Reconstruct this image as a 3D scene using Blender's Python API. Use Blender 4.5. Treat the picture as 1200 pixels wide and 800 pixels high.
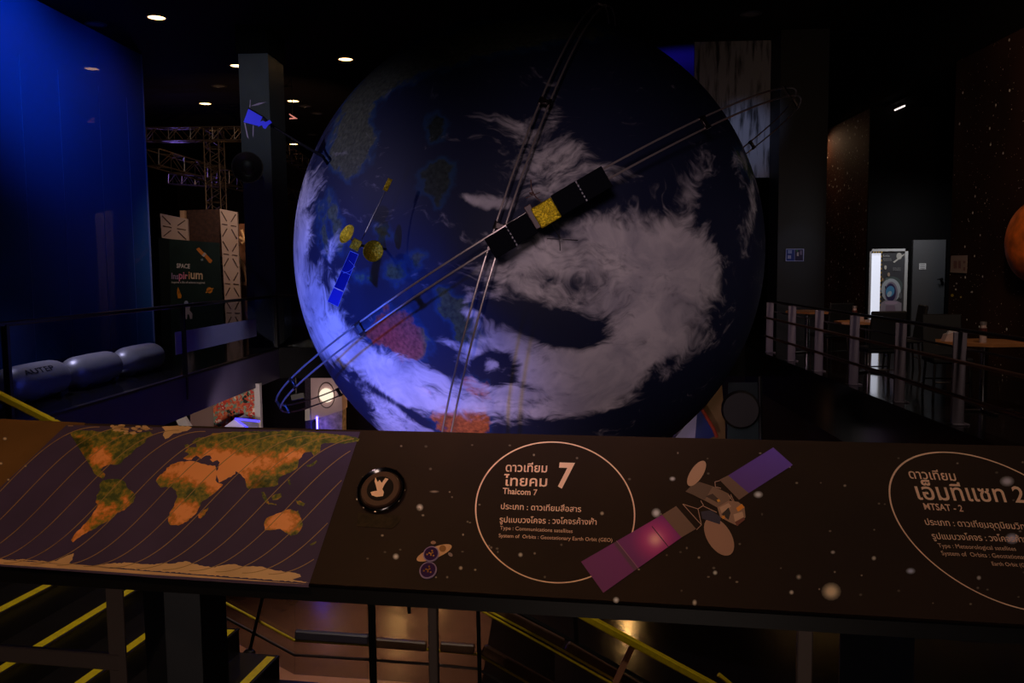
import bpy, math, random
import numpy as np
from mathutils import Vector, Matrix

random.seed(4)
SC = bpy.context.scene
COL = SC.collection
for _o in list(bpy.data.objects):
    bpy.data.objects.remove(_o, do_unlink=True)

# ------------------------------------------------------------------ camera
FPX = 1000.0                                   # focal length in pixels of a 1200 px wide frame
EYE = Vector((0.0, 0.0, 1.6))
YAW, PITCH, ROLL = math.radians(2.57), math.radians(4.88), 0.010
_F = Vector((-math.sin(YAW) * math.cos(PITCH), math.cos(YAW) * math.cos(PITCH), -math.sin(PITCH)))
_R0 = Vector((math.cos(YAW), math.sin(YAW), 0))
_U0 = _R0.cross(_F)
CR = (_R0 * math.cos(ROLL) - _U0 * math.sin(ROLL)).normalized()
CU = (_R0 * math.sin(ROLL) + _U0 * math.cos(ROLL)).normalized()
CF = _F
cam = bpy.data.cameras.new('camera')
cam.sensor_width = 36.0
cam.lens = FPX / 1200.0 * 36.0
cam.clip_start, cam.clip_end = 0.05, 200
camo = bpy.data.objects.new('camera', cam)
COL.objects.link(camo)
camo.matrix_world = Matrix(((CR.x, CU.x, -CF.x, EYE.x), (CR.y, CU.y, -CF.y, EYE.y), (CR.z, CU.z, -CF.z, EYE.z), (0, 0, 0, 1)))
SC.camera = camo

# ------------------------------------------------------------------ view, world
SC.view_settings.view_transform = 'Standard'
SC.view_settings.look = 'None'
SC.view_settings.exposure = 0.0
SC.view_settings.gamma = 1.0
SC.view_settings.use_curve_mapping = False
SC.cycles.max_bounces = 6
SC.cycles.diffuse_bounces = 2
SC.cycles.glossy_bounces = 3
SC.cycles.transparent_max_bounces = 12
SC.cycles.sample_clamp_indirect = 2.0
SC.cycles.caustics_reflective = False
SC.cycles.caustics_refractive = False
world = bpy.data.worlds.new('world')
SC.world = world
world.use_nodes = True
world.node_tree.nodes['Background'].inputs[0].default_value = (0.8, 0.6, 0.75, 1)
world.node_tree.nodes['Background'].inputs[1].default_value = 0.0022


def lamp(name, kind, loc, target, energy, color, size=0.2, spot=60, blend=0.5, size_y=None):
    d = bpy.data.lights.new(name, kind)
    d.energy = energy
    d.color = color
    if kind == 'SPOT':
        d.spot_size = math.radians(spot)
        d.spot_blend = blend
        d.shadow_soft_size = size
    elif kind == 'AREA':
        d.size = size
        if size_y:
            d.shape = 'RECTANGLE'
            d.size_y = size_y
    else:
        d.shadow_soft_size = size
    o = bpy.data.objects.new(name, d)
    COL.objects.link(o)
    o.location = loc
    if target is not None:
        o.rotation_euler = (Vector(target) - Vector(loc)).to_track_quat('-Z', 'Y').to_euler()
    return o


WARM, WARMER = (1.0, 0.62, 0.34), (1.0, 0.5, 0.22)
BLUE, VIOLET, LAV = (0.03, 0.08, 1.0), (0.22, 0.16, 1.0), (0.93, 0.8, 0.9)
# the globe: blue and violet projectors from the left gallery, an unseen soft flood near the camera, placed to hide its shadows
lamp('globe_blue_spot', 'SPOT', (-5.2, 4.8, -0.5), (-2.3, 10.0, 0.5), 2700, (0.04, 0.11, 1.0), 0.1, 46, 1.0)
lamp('globe_violet_spot', 'SPOT', (-6.4, 7.4, 4.6), (-2.6, 10.4, 1.8), 420, (0.66, 0.58, 1.0), 0.08, 54, 0.9)
lamp('globe_front_flood', 'SPOT', (-0.4, -0.9, 2.35), (0.5, 9.2, 1.3), 820, (1.0, 0.72, 0.83), 0.3, 36, 1.0)
lamp('globe_bottom_warm', 'SPOT', (-1.6, 6.0, -3.4), (-1.2, 9.8, -1.0), 220, WARM, 0.1, 50, 0.9)
lamp('globe_low_lavender', 'SPOT', (-4.6, 5.4, -2.2), (-1.9, 9.6, -0.6), 230, (1.0, 0.74, 0.95), 0.1, 36, 1.0)  # unseen spot added to turn the lower left clouds lavender
lamp('globe_right_rim', 'SPOT', (6.0, 8.0, 3.0), (2.6, 11.4, 1.9), 26, (0.85, 0.78, 0.95), 0.2, 60, 0.9)
# blue wall washers
lamp('wall_blue_wash', 'SPOT', (-6.4, 13.6, 6.35), (-9.2, 14.6, 5.4), 300, (0.0, 0.2, 1.0), 0.2, 70, 1.0)
lamp('wall_blue_fill', 'SPOT', (-6.2, 16.6, 6.2), (-9.2, 17.2, 4.4), 95, (0.0, 0.16, 1.0), 0.2, 90, 1.0)
# warm light over the information board
lamp('board_warm_spot', 'SPOT', (-1.9, 0.4, 4.6), (-1.0, 2.0, 0.9), 185, (1.0, 0.55, 0.27), 0.1, 46, 0.9)
lamp('board_fill', 'SPOT', (1.2, 1.0, 5.2), (0.9, 2.0, 0.9), 100, (1.0, 0.62, 0.4), 0.3, 50, 0.9)
# booth, trusses, left column
lamp('booth_warm', 'SPOT', (-6.6, 17.2, 4.8), (-8.0, 21.0, 1.2), 190, (1.0, 0.66, 0.48), 0.15, 70, 0.9)
lamp('truss_warm', 'SPOT', (-5.4, 19.6, 3.0), (-9.0, 25.5, 5.3), 300, WARM, 0.1, 80, 0.8)
lamp('truss_violet', 'POINT', (-11.0, 25.0, 4.6), None, 14, VIOLET, 0.2)
lamp('column_cool', 'SPOT', (-3.4, 9.6, 6.3), (-6.0, 17.4, 4.9), 330, (0.85, 0.93, 1.0), 0.1, 24, 1.0)
lamp('pod_wash', 'SPOT', (-7.0, 11.6, 4.2), (-6.6, 11.8, 0.3), 260, (0.92, 0.84, 1.0), 0.3, 64, 0.9)
# right side
lamp('panel_blue', 'SPOT', (3.9, 14.5, 6.3), (4.35, 19.3, 4.35), 190, (0.45, 0.58, 1.0), 0.1, 22, 1.0)
lamp('ceiling_blue', 'SPOT', (2.6, 20.5, 4.2), (3.2, 21.5, 6.5), 1100, (0.03, 0.02, 1.0), 0.1, 95, 1.0)
lamp('star_wall_warm', 'SPOT', (4.4, 8.5, 4.6), (6.5, 12.2, 3.6), 150, (1.0, 0.66, 0.42), 0.2, 110, 1.0)
lamp('star_wall_far_warm', 'SPOT', (6.0, 20.3, 4.55), (6.37, 19.2, 3.3), 20, (1.0, 0.62, 0.36), 0.1, 120, 1.0)
lamp('door_lamp', 'AREA', (7.1, 16.5, 2.7), (6.9, 17.6, 1.2), 9, (0.95, 0.97, 1.0), 0.5)
lamp('tables_warm', 'SPOT', (4.2, 6.4, 4.4), (4.6, 9.6, 0.8), 140, (1.0, .76, .6), 0.2, 80, 0.9)
lamp('tables_warm_back', 'SPOT', (4.4, 12.0, 4.6), (4.5, 13.4, 0.8), 60, (1.0, .74, .58), 0.2, 80, 0.9)
# lower level
lamp('kiosk_lamp', 'SPOT', (-4.2, 16.2, -1.2), (-5.0, 19.2, -1.7), 60, (1.0, 0.78, 0.72), 0.1, 70, 0.8)
lamp('flower_lamp', 'SPOT', (-4.4, 12.5, -0.75), (-6.0, 15.8, -1.0), 190, (1.0, 0.8, 0.68), 0.1, 56, 0.8)
lamp('lower_floor_warm', 'SPOT', (-2.6, 12.6, -0.9), (-2.6, 12.4, -4.0), 520, (1, .68, .46), 0.1, 110, 1.0)
lamp('stair_right_warm', 'SPOT', (0.4, 4.4, 3.4), (0.6, 6.2, -0.8), 120, (1, .84, .66), 0.1, 60, 1.0)  # unseen spot added to brighten the lower right handrail
lamp('post_fill', 'AREA', (-0.4, -2.6, 1.15), (0.0, 2.2, 0.5), 16, (1, .78, .66), 1.0)  # unseen fill added behind the viewer to brighten the posts under the board
lamp('stair_warm', 'SPOT', (-1.4, 5.2, 3.6), (-2.6, 5.4, -0.9), 190, (1, .84, .66), 0.1, 76, 1.0)
lamp('glass_wash', 'SPOT', (-3.4, 15.0, 1.9), (-5.6, 14.5, 0.5), 42, (0.95, 0.85, 1.0), 0.1, 52, 0.9)  # unseen spot added to brighten the frosted band
lamp('fascia_violet', 'SPOT', (-2.0, 12.5, -2.8), (-5.5, 13.5, -0.2), 40, (0.2, 0.1, 1.0), 0.2, 90, 1.0)


# ------------------------------------------------------------------ helpers
def ray(x, y):
    return (CF * FPX + CR * (x - 600.0) + CU * (400.0 - y)).normalized()


def atY(x, y, Y):
    d = ray(x, y)
    return EYE + d * ((Y - EYE.y) / d.y)


def atX(x, y, X):
    d = ray(x, y)
    return EYE + d * ((X - EYE.x) / d.x)


def atZ(x, y, z):
    d = ray(x, y)
    return EYE + d * ((z - EYE.z) / d.z)


def atD(x, y, dep):
    d = ray(x, y)
    return EYE + d * (dep / d.dot(CF))


def lin(c):
    return tuple((v / 12.92 if v <= 0.04045 else ((v + 0.055) / 1.055) ** 2.4) for v in (u / 255.0 for u in c))


def mat(name, rgb, rough=0.6, metal=0.0, emit=0.0, ecol=None, coat=0.0, noise=0.0, nscale=8.0, spec=0.5, bump=0.0, bscale=20.0):
    """rgb is the sRGB colour (0-255) of the thing itself"""
    m = bpy.data.materials.new(name)
    m.use_nodes = True
    nt = m.node_tree
    b = nt.nodes['Principled BSDF']
    c = lin(rgb)
    b.inputs['Base Color'].default_value = (*c, 1)
    b.inputs['Roughness'].default_value = rough
    b.inputs['Metallic'].default_value = metal
    b.inputs['Specular IOR Level'].default_value = spec
    if coat:
        b.inputs['Coat Weight'].default_value = coat
        b.inputs['Coat Roughness'].default_value = 0.03
    if emit:
        b.inputs['Emission Color'].default_value = (*lin(ecol or rgb), 1)
        b.inputs['Emission Strength'].default_value = emit
    if noise or bump:
        tc = nt.nodes.new('ShaderNodeTexCoord')
        n = nt.nodes.new('ShaderNodeTexNoise')
        n.inputs['Scale'].default_value = nscale
        n.inputs['Detail'].default_value = 6
        nt.links.new(tc.outputs['Object'], n.inputs['Vector'])
        if noise:
            r = nt.nodes.new('ShaderNodeValToRGB')
            r.color_ramp.elements[0].position = 0.3
            r.color_ramp.elements[1].position = 0.7
            r.color_ramp.elements[0].color = (*[v * (1 - noise) for v in c], 1)
            r.color_ramp.elements[1].color = (*[min(1, v * (1 + noise)) for v in c], 1)
            nt.links.new(n.outputs['Fac'], r.inputs['Fac'])
            nt.links.new(r.outputs['Color'], b.inputs['Base Color'])
        if bump:
            n2 = nt.nodes.new('ShaderNodeTexNoise')
            n2.inputs['Scale'].default_value = bscale
            n2.inputs['Detail'].default_value = 4
            nt.links.new(tc.outputs['Object'], n2.inputs['Vector'])
            bp = nt.nodes.new('ShaderNodeBump')
            bp.inputs['Strength'].default_value = bump
            bp.inputs['Distance'].default_value = 0.02
            nt.links.new(n2.outputs['Fac'], bp.inputs['Height'])
            nt.links.new(bp.outputs['Normal'], b.inputs['Normal'])
    return m


def glass_mat(name, tint, refl=0.12, rough=0.02):
    m = bpy.data.materials.new(name)
    m.use_nodes = True
    nt = m.node_tree
    nt.nodes.remove(nt.nodes['Principled BSDF'])
    t = nt.nodes.new('ShaderNodeBsdfTransparent')
    t.inputs[0].default_value = (*tint, 1)
    g = nt.nodes.new('ShaderNodeBsdfGlossy')
    g.inputs['Roughness'].default_value = rough
    lw = nt.nodes.new('ShaderNodeLayerWeight')
    lw.inputs[0].default_value = 0.5
    pw = nt.nodes.new('ShaderNodeMath'); pw.operation = 'POWER'; pw.inputs[1].default_value = 5.0
    nt.links.new(lw.outputs['Facing'], pw.inputs[0])
    ma = nt.nodes.new('ShaderNodeMath'); ma.operation = 'MULTIPLY_ADD'; ma.inputs[1].default_value = .8; ma.inputs[2].default_value = refl * .35
    nt.links.new(pw.outputs[0], ma.inputs[0])
    mx = nt.nodes.new('ShaderNodeMixShader')
    nt.links.new(ma.outputs[0], mx.inputs[0])
    nt.links.new(t.outputs[0], mx.inputs[1])
    nt.links.new(g.outputs[0], mx.inputs[2])
    nt.links.new(mx.outputs[0], nt.nodes['Material Output'].inputs[0])
    return m


def vcol_mat(name, rough=0.5, attr='tint'):
    m = bpy.data.materials.new(name)
    m.use_nodes = True
    nt = m.node_tree
    b = nt.nodes['Principled BSDF']
    b.inputs['Roughness'].default_value = rough
    a = nt.nodes.new('ShaderNodeAttribute')
    a.attribute_name = attr
    nt.links.new(a.outputs['Color'], b.inputs['Base Color'])
    return m


class MB:
    """collects shapes in world coordinates; build() links them as one mesh object"""

    def __init__(self):
        self.v, self.f, self.s, self.mi, self.cols = [], [], [], [], []
        self.cur = 0

    def add(self, vs, fs, smooth=False, col=None):
        o = len(self.v)
        self.v += [Vector(p) for p in vs]
        for f in fs:
            self.f.append([i + o for i in f])
            self.s.append(smooth)
            self.mi.append(self.cur)
        self.cols += ([col] * len(vs)) if (col is None or not isinstance(col, list)) else col
        return self

    def box(self, c, size, M=None, bev=0.0):
        sx, sy, sz = size[0] / 2, size[1] / 2, size[2] / 2
        b = min(bev, sx * .9, sy * .9, sz * .9)
        c = Vector(c)
        vs, fs = [], []
        if b <= 0:
            vs = [Vector((x, y, z)) for x in (-sx, sx) for y in (-sy, sy) for z in (-sz, sz)]
            fs = [(0, 1, 3, 2), (4, 6, 7, 5), (0, 4, 5, 1), (2, 3, 7, 6), (0, 2, 6, 4), (1, 5, 7, 3)]
        else:
            idx = {}
            S = (sx, sy, sz)
            for X in (-1, 1):
                for Y in (-1, 1):
                    for Z in (-1, 1):
                        sg = (X, Y, Z)
                        for ax in range(3):
                            p = [sg[k] * (S[k] - (0 if k == ax else b)) for k in range(3)]
                            idx[(sg, ax)] = len(vs)
                            vs.append(Vector(p))
            for ax in range(3):
                o1, o2 = [k for k in range(3) if k != ax]
                for s in (-1, 1):
                    q = []
                    for a1, a2 in ((-1, -1), (1, -1), (1, 1), (-1, 1)):
                        sg = [0, 0, 0]
                        sg[ax], sg[o1], sg[o2] = s, a1, a2
                        q.append(idx[(tuple(sg), ax)])
                    fs.append(q)
                for a1 in (-1, 1):
                    for a2 in (-1, 1):
                        e = []
                        for s in (-1, 1):
                            sg = [0, 0, 0]
                            sg[ax], sg[o1], sg[o2] = s, a1, a2
                            e.append(tuple(sg))
                        fs.append([idx[(e[0], o1)], idx[(e[1], o1)], idx[(e[1], o2)], idx[(e[0], o2)]])
            for X in (-1, 1):
                for Y in (-1, 1):
                    for Z in (-1, 1):
                        fs.append([idx[((X, Y, Z), k)] for k in range(3)])
        if M is not None:
            vs = [M @ p for p in vs]
        return self.add([p + c for p in vs], fs)

    def b2(self, lo, hi, bev=0.0):
        lo, hi = Vector(lo), Vector(hi)
        return self.box((lo + hi) / 2, hi - lo, None, bev)

    def bar(self, p0, p1, w, h, up=(0, 0, 1), bev=0.0):
        """box from p0 to p1; h along up, w across"""
        p0, p1 = Vector(p0), Vector(p1)
        d = (p1 - p0)
        L = d.length
        d.normalize()
        s = d.cross(Vector(up))
        if s.length < 1e-4:
            s = d.cross(Vector((0, 1, 0)))
        s.normalize()
        u = s.cross(d)
        M = Matrix((d, s, u)).transposed()
        return self.box((p0 + p1) / 2, (L, w, h), M, bev)

    def tube(self, pts, r, n=8, closed=False, caps=True):
        pts = [Vector(p) for p in pts]
        N = len(pts)
        rs = r if isinstance(r, (list, tuple)) else [r] * N
        vs, fs = [], []
        ref = None
        for i, p in enumerate(pts):
            a = pts[(i - 1) % N] if (closed or i > 0) else pts[i]
            b = pts[(i + 1) % N] if (closed or i < N - 1) else pts[i]
            d = (b - a).normalized()
            if ref is None:
                ref = d.orthogonal().normalized()
            s = (ref - d * ref.dot(d)).normalized()
            ref = s
            u = d.cross(s)
            for k in range(n):
                t = 2 * math.pi * k / n
                vs.append(p + (s * math.cos(t) + u * math.sin(t)) * rs[i])
        for i in range(N if closed else N - 1):
            for k in range(n):
                a, b = i * n, ((i + 1) % N) * n
                fs.append((a + k, a + (k + 1) % n, b + (k + 1) % n, b + k))
        if caps and not closed:
            fs.append(tuple(reversed(range(n))))
            fs.append(tuple((N - 1) * n + k for k in range(n)))
        return self.add(vs, fs, True)

    def lathe(self, c, axis, prof, n=32):
        """prof: (radius, height along axis)"""
        c, ax = Vector(c), Vector(axis).normalized()
        s = ax.orthogonal().normalized()
        u = ax.cross(s)
        vs, fs = [], []
        for (r, h) in prof:
            for k in range(n):
                t = 2 * math.pi * k / n
                vs.append(c + ax * h + (s * math.cos(t) + u * math.sin(t)) * r)
        for i in range(len(prof) - 1):
            for k in range(n):
                fs.append((i * n + k, i * n + (k + 1) % n, (i + 1) * n + (k + 1) % n, (i + 1) * n + k))
        if prof[0][0] > 1e-6:
            fs.append(tuple(reversed(range(n))))
        if prof[-1][0] > 1e-6:
            fs.append(tuple((len(prof) - 1) * n + k for k in range(n)))
        return self.add(vs, fs, True)

    def disc(self, c, axis, r, h=0.01, n=24):
        return self.lathe(c, axis, [(r, 0), (r, h)], n)

    def prism(self, pts, off):
        """polygon extruded by vector off"""
        pts = [Vector(p) for p in pts]
        off = Vector(off)
        n = len(pts)
        vs = pts + [p + off for p in pts]
        fs = [tuple(range(n)), tuple(reversed(range(n, 2 * n)))]
        for i in range(n):
            fs.append((i, (i + 1) % n, n + (i + 1) % n, n + i))
        return self.add(vs, fs)

    def poly(self, pts, col=None):
        return self.add(pts, [tuple(range(len(pts)))], False, col)

    def build(self, name, m, parent=None, origin=None):
        me = bpy.data.meshes.new(name)
        if parent is not None:
            o0 = wloc(parent)
        elif origin is not None:
            o0 = Vector(origin)
        else:
            xs = [p.x for p in self.v]; ys = [p.y for p in self.v]; zs = [p.z for p in self.v]
            o0 = Vector(((min(xs) + max(xs)) / 2, (min(ys) + max(ys)) / 2, min(zs)))
        me.from_pydata([tuple(p - o0) for p in self.v], [], self.f)
        me.polygons.foreach_set('use_smooth', self.s)
        ms = m if isinstance(m, (list, tuple)) else [m]
        for x in ms:
            me.materials.append(x)
        me.polygons.foreach_set('material_index', self.mi)
        if any(c is not None for c in self.cols):
            at = me.color_attributes.new('tint', 'FLOAT_COLOR', 'POINT')
            flat = []
            for c in self.cols:
                flat += list(c or (1, 1, 1)) + [1.0]
            at.data.foreach_set('color', flat)
        import bmesh
        bm = bmesh.new()
        bm.from_mesh(me)
        bmesh.ops.recalc_face_normals(bm, faces=bm.faces)
        bm.to_mesh(me)
        bm.free()
        if any(self.s):
            try:
                me.set_sharp_from_angle(angle=math.radians(40))
            except Exception:
                pass
        o = bpy.data.objects.new(name, me)
        COL.objects.link(o)
        if parent is not None:
            o.parent = parent
        else:
            o.location = o0
        return o


def wloc(o):
    p = Vector((0, 0, 0))
    while o is not None:
        p += o.location
        o = o.parent
    return p


def tag(o, label=None, cat=None, group=None, kind=None):
    if label: o['label'] = label
    if cat: o['category'] = cat
    if group: o['group'] = group
    if kind: o['kind'] = kind
    return o


def thing(name, label, cat, loc=(0, 0, 0), group=None):
    o = bpy.data.objects.new(name, None)
    o.empty_display_size = 0.1
    COL.objects.link(o)
    o.location = loc
    return tag(o, label, cat, group)


def struct(o):
    o['kind'] = 'structure'
    return o


def copy_tree(o, parent=None):
    c = o.copy()
    COL.objects.link(c)
    c.parent = parent
    for ch in list(o.children):
        copy_tree(ch, c)
    return c


def dup(root, loc, rz, label):
    c = copy_tree(root)
    c.location = loc
    c.rotation_euler = (0, 0, rz)
    c['label'] = label
    return c


def text_mesh(body, bold=0.0):
    cu = bpy.data.curves.new('lettering', 'FONT')
    cu.body = body
    cu.offset = bold
    cu.resolution_u = 3
    o = bpy.data.objects.new('lettering', cu)
    COL.objects.link(o)
    bpy.context.view_layer.update()
    me = bpy.data.meshes.new_from_object(o.evaluated_get(bpy.context.evaluated_depsgraph_get()))
    vs = [(v.co.x, v.co.y) for v in me.vertices]
    fs = [tuple(p.vertices) for p in me.polygons]
    bpy.data.objects.remove(o, do_unlink=True)
    bpy.data.curves.remove(cu)
    bpy.data.meshes.remove(me)
    return vs, fs


def add_text(mb, body, p0, p1, fmap, aspect=0.92, lean=0.0, bold=0.0):
    """text whose baseline runs between two points p0, p1 of a flat surface's own 2D frame; fmap turns that frame into 3D"""
    vs, fs = text_mesh(body, bold)
    x0 = min(v[0] for v in vs); x1 = max(v[0] for v in vs)
    k = 1.0 / (x1 - x0)
    dx, dy = p1[0] - p0[0], p1[1] - p0[1]
    unit = math.hypot(dx, dy) * k * aspect
    pts = []
    for (x, y) in vs:
        t = (x - x0) * k
        pts.append(fmap(p0[0] + dx * t + lean * y * unit, p0[1] + dy * t - y * unit))
    mb.add(pts, fs)


# ------------------------------------------------------------------ shared materials
M_BLACK = mat('black paint', (14, 13, 15), 0.45)
M_MATTE = mat('matte black', (10, 9, 10), 0.9, spec=0.1)
M_CEIL = mat('ceiling black', (26, 18, 20), 0.8, spec=0.2, noise=0.15, nscale=0.6)
M_STEEL = mat('brushed steel', (176, 164, 158), 0.36, .65)
M_DSTEEL = mat('dark brushed steel', (92, 84, 82), 0.4, 1.0)
M_CHROME = mat('chrome', (215, 212, 210), 0.12, 1.0)
M_YELLOW = mat('yellow safety paint', (226, 196, 10), 0.5, noise=0.12, nscale=30)
M_WHITE = mat('white panel', (205, 198, 196), 0.55)
M_GLASS = glass_mat('balustrade glass', (0.80, 0.84, 0.95), 0.10)
M_DGLASS = glass_mat('dark tinted glass', (0.62, 0.60, 0.60), 0.10)
M_FLOOR = mat('polished dark floor', (30, 27, 28), 0.12, spec=0.6, noise=0.2, nscale=1.5)
M_WARMLAMP = mat('warm lamp lens', (255, 214, 150), 0.4, emit=9.0, ecol=(255, 196, 120))
M_DIMLAMP = mat('unlit lamp lens', (120, 112, 110), 0.3)
M_SOFFIT = mat('bright soffit lamp lens', (255, 214, 150), 0.4, emit=160.0, ecol=(255, 190, 110))
M_NEON = mat('blue neon', (60, 60, 255), 0.4, emit=18.0, ecol=(70, 60, 255))
M_GOLD = mat('gold foil', (206, 180, 26), 0.32, .7, noise=0.6, nscale=70, bump=0.9, bscale=45)

# ------------------------------------------------------------------ room shell
ZC = 6.5
XL, XR = -5.6, 3.95          # edges of the two galleries
YB = 17.25                   # edge of the back gallery
struct(MB().b2((-17, -3, ZC), (12, 39, ZC + .2)).build('ceiling', M_CEIL))
fl = MB()
fl.b2((-17, 7.6, -0.45), (XL, 39, 0))                # left gallery
fl.b2((XL, YB, -0.45), (XR, 39, 0))                  # back gallery
fl.b2((XR, 2.6, -0.45), (11, 39, 0))                 # right gallery
fl.b2((-17, -3, -0.45), (11, 1.55, 0))               # where the viewer stands
struct(fl.build('floor', M_FLOOR))
M_LOW = mat('glossy bronze lower floor', (112, 82, 66), 0.2, spec=1.0, noise=0.25, nscale=1.2, bump=0.28, bscale=4.0)
struct(MB().b2((-17, -3, -4.2), (11, 39, -4.0)).build('floor_lower', M_LOW))
M_FASC = mat('violet grey fascia', (62, 56, 84), 0.5, noise=0.1, nscale=2)
fa = MB()
fa.b2((XL - .02, 7.6, -0.6), (XL + .03, YB, 0.03))
struct(fa.build('trim_1', M_FASC))
struct(MB().b2((XL + .03, YB - .03, -0.6), (XR, YB + .02, 0.03)).build('trim_4', mat('dark navy fascia', (6, 7, 14), 0.6, spec=.2)))
M_RFASC = mat('black glossy fascia', (20, 20, 22), 0.15)
struct(MB().b2((XR - .04, 2.6, -0.75), (XR + .02, YB, 0.015)).build('trim_2', M_RFASC))

# blue glossy wall on the left
M_BWALL = mat('blue glossy wall', (30, 92, 180), 0.5, coat=0.35, spec=0.3)
struct(MB().b2((-9.4, 2.0, 0.0), (-9.2, 19.35, ZC)).build('wall_left', M_BWALL))
M_SEAM = mat('pale wall seam', (120, 150, 230), 0.3)
sm = MB()
for Y in (14.8, 15.98, 17.42, 18.6):
    sm.b2((-9.205, Y, 0.0), (-9.19, Y + .008, 5.4))
sm.b2((-9.42, 19.35, 0), (-9.18, 19.40, ZC))
struct(sm.build('trim_3', M_SEAM))
struct(MB().b2((-17.2, -3, -4.2), (-17, 39, ZC)).build('wall_far_left', M_MATTE))
struct(MB().b2((-17, 38.8, -4.2), (12, 39, ZC)).build('wall_back', mat('dark back wall', (24, 18, 24), 0.8)))
struct(MB().b2((-17, YB + 10, -4.2), (11, YB + 10.2, -0.45)).build('wall_lower_back', mat('dark violet lower wall', (36, 26, 60), 0.7)))
struct(MB().b2((XR + .5, 2.6, -4.2), (XR + .7, YB + 10, -0.45)).build('wall_lower_right', mat('dark lower wall', (26, 26, 32), 0.35)))


def star_mat(name, rgb, scale):
    m = mat(name, rgb, 0.75, spec=0.15)
    nt = m.node_tree
    b = nt.nodes['Principled BSDF']
    tc = nt.nodes.new('ShaderNodeTexCoord')
    last = None
    c = lin(rgb)
    nz = nt.nodes.new('ShaderNodeTexNoise'); nz.inputs['Scale'].default_value = 0.7; nz.inputs['Detail'].default_value = 5
    nt.links.new(tc.outputs['Object'], nz.inputs['Vector'])
    rp = nt.nodes.new('ShaderNodeValToRGB')
    rp.color_ramp.elements[0].position, rp.color_ramp.elements[1].position = 0.35, 0.7
    rp.color_ramp.elements[0].color = (c[0] * .6, c[1] * .5, c[2] * .5, 1)
    rp.color_ramp.elements[1].color = (c[0] * 1.5, c[1] * 1.3, c[2] * 1.2, 1)
    nt.links.new(nz.outputs['Fac'], rp.inputs['Fac'])
    last = rp.outputs['Color']
    for sc, th in ((scale, 0.15), (scale * 2.2, 0.13), (scale * 3.4, 0.13)):
        v = nt.nodes.new('ShaderNodeTexVoronoi')
        v.inputs['Scale'].default_value = sc
        nt.links.new(tc.outputs['Object'], v.inputs['Vector'])
        sep = nt.nodes.new('ShaderNodeSeparateColor')
        nt.links.new(v.outputs['Color'], sep.inputs[0])
        mul = nt.nodes.new('ShaderNodeMath'); mul.operation = 'MULTIPLY'; mul.inputs[1].default_value = th
        nt.links.new(sep.outputs[0], mul.inputs[0])
        lt = nt.nodes.new('ShaderNodeMath'); lt.operation = 'LESS_THAN'
        nt.links.new(v.outputs['Distance'], lt.inputs[0]); nt.links.new(mul.outputs[0], lt.inputs[1])
        mx = nt.nodes.new('ShaderNodeMix'); mx.data_type = 'RGBA'
        nt.links.new(lt.outputs[0], mx.inputs[0])
        nt.links.new(last, mx.inputs[6])
        mx.inputs[7].default_value = (.8, .78, .72, 1)
        last = mx.outputs[2]
    nt.links.new(last, b.inputs['Base Color'])
    return m


M_STAR = star_mat('brown starry wall', (46, 30, 22), 4.2)
XW = 6.37
struct(MB().b2((XW, -3, 0), (XW + .2, 13.95, 4.75)).build('wall_right', M_STAR))
struct(MB().b2((XW, 17.55, 0), (XW + .03, 21.6, 4.7)).build('wall_right_far', star_mat('orange brown starry wall', (78, 48, 30), 5.5)))
rb = MB()
rb.b2((XW - .02, -3, 4.75), (XW + .3, 39, ZC))                     # black bulkhead over the starry wall
rb.b2((XW + .03, 17.6, 0), (10.5, 17.8, 4.75))                      # wall of the recess
rb.b2((XW - .01, 17.5, 0), (XW + .035, 17.549, 4.74))  # black strip added to hide the lamplit end of the far starry wall
rb.b2((10.3, 13.0, 0), (10.5, 17.8, 4.75))
rb.b2((XW + .2, 13.75, 0), (10.5, 13.95, 4.75))
rb.b2((XW, 21.6, 0), (XW + .2, 39, 4.75))
struct(rb.build('wall_recess', M_MATTE))
struct(MB().b2((XW + .3, 13.9, 4.72), (10.4, 17.7, 4.80)).build('ceiling_recess', M_MATTE))

# columns
lc = MB()
_c = [atY(284, 200, 17.3).x, atY(318.5, 200, 17.3).x]
lc.b2((_c[0], 17.3, 0), (_c[1], 18.3, 6.0))
lc.cur = 1
lc.b2((_c[0] - .03, 17.25, 5.95), (_c[1] + .03, 18.35, ZC))
struct(lc.build('wall_column_left', [mat('grey column', (74, 78, 84), 0.5, noise=0.12, nscale=2), M_MATTE]))
struct(MB().b2((4.85, 18.5, 0), (5.85, 19.3, ZC)).build('wall_column_right', mat('dark blue grey column', (20, 21, 28), 0.6)))

# ------------------------------------------------------------------ globe
GC = atD(619, 298, 12.0)
GR = 12.0 * math.sin(math.atan(276.5 / 1000.0)) * 1.0


def globe_hit(x, y):
    d = ray(x, y)
    oc = EYE - GC
    b = d.dot(oc)
    disc = b * b - (oc.dot(oc) - GR * GR)
    if disc < 0:
        return EYE + d * (-b)
    return EYE + d * (-b - math.sqrt(disc))


def to_px(P):
    """where points (n,3) of the world fall on the photograph"""
    Q = P - np.array(EYE)
    z = Q @ np.array(CF)
    return 600 + FPX * (Q @ np.array(CR)) / z, 400 - FPX * (Q @ np.array(CU)) / z


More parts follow.
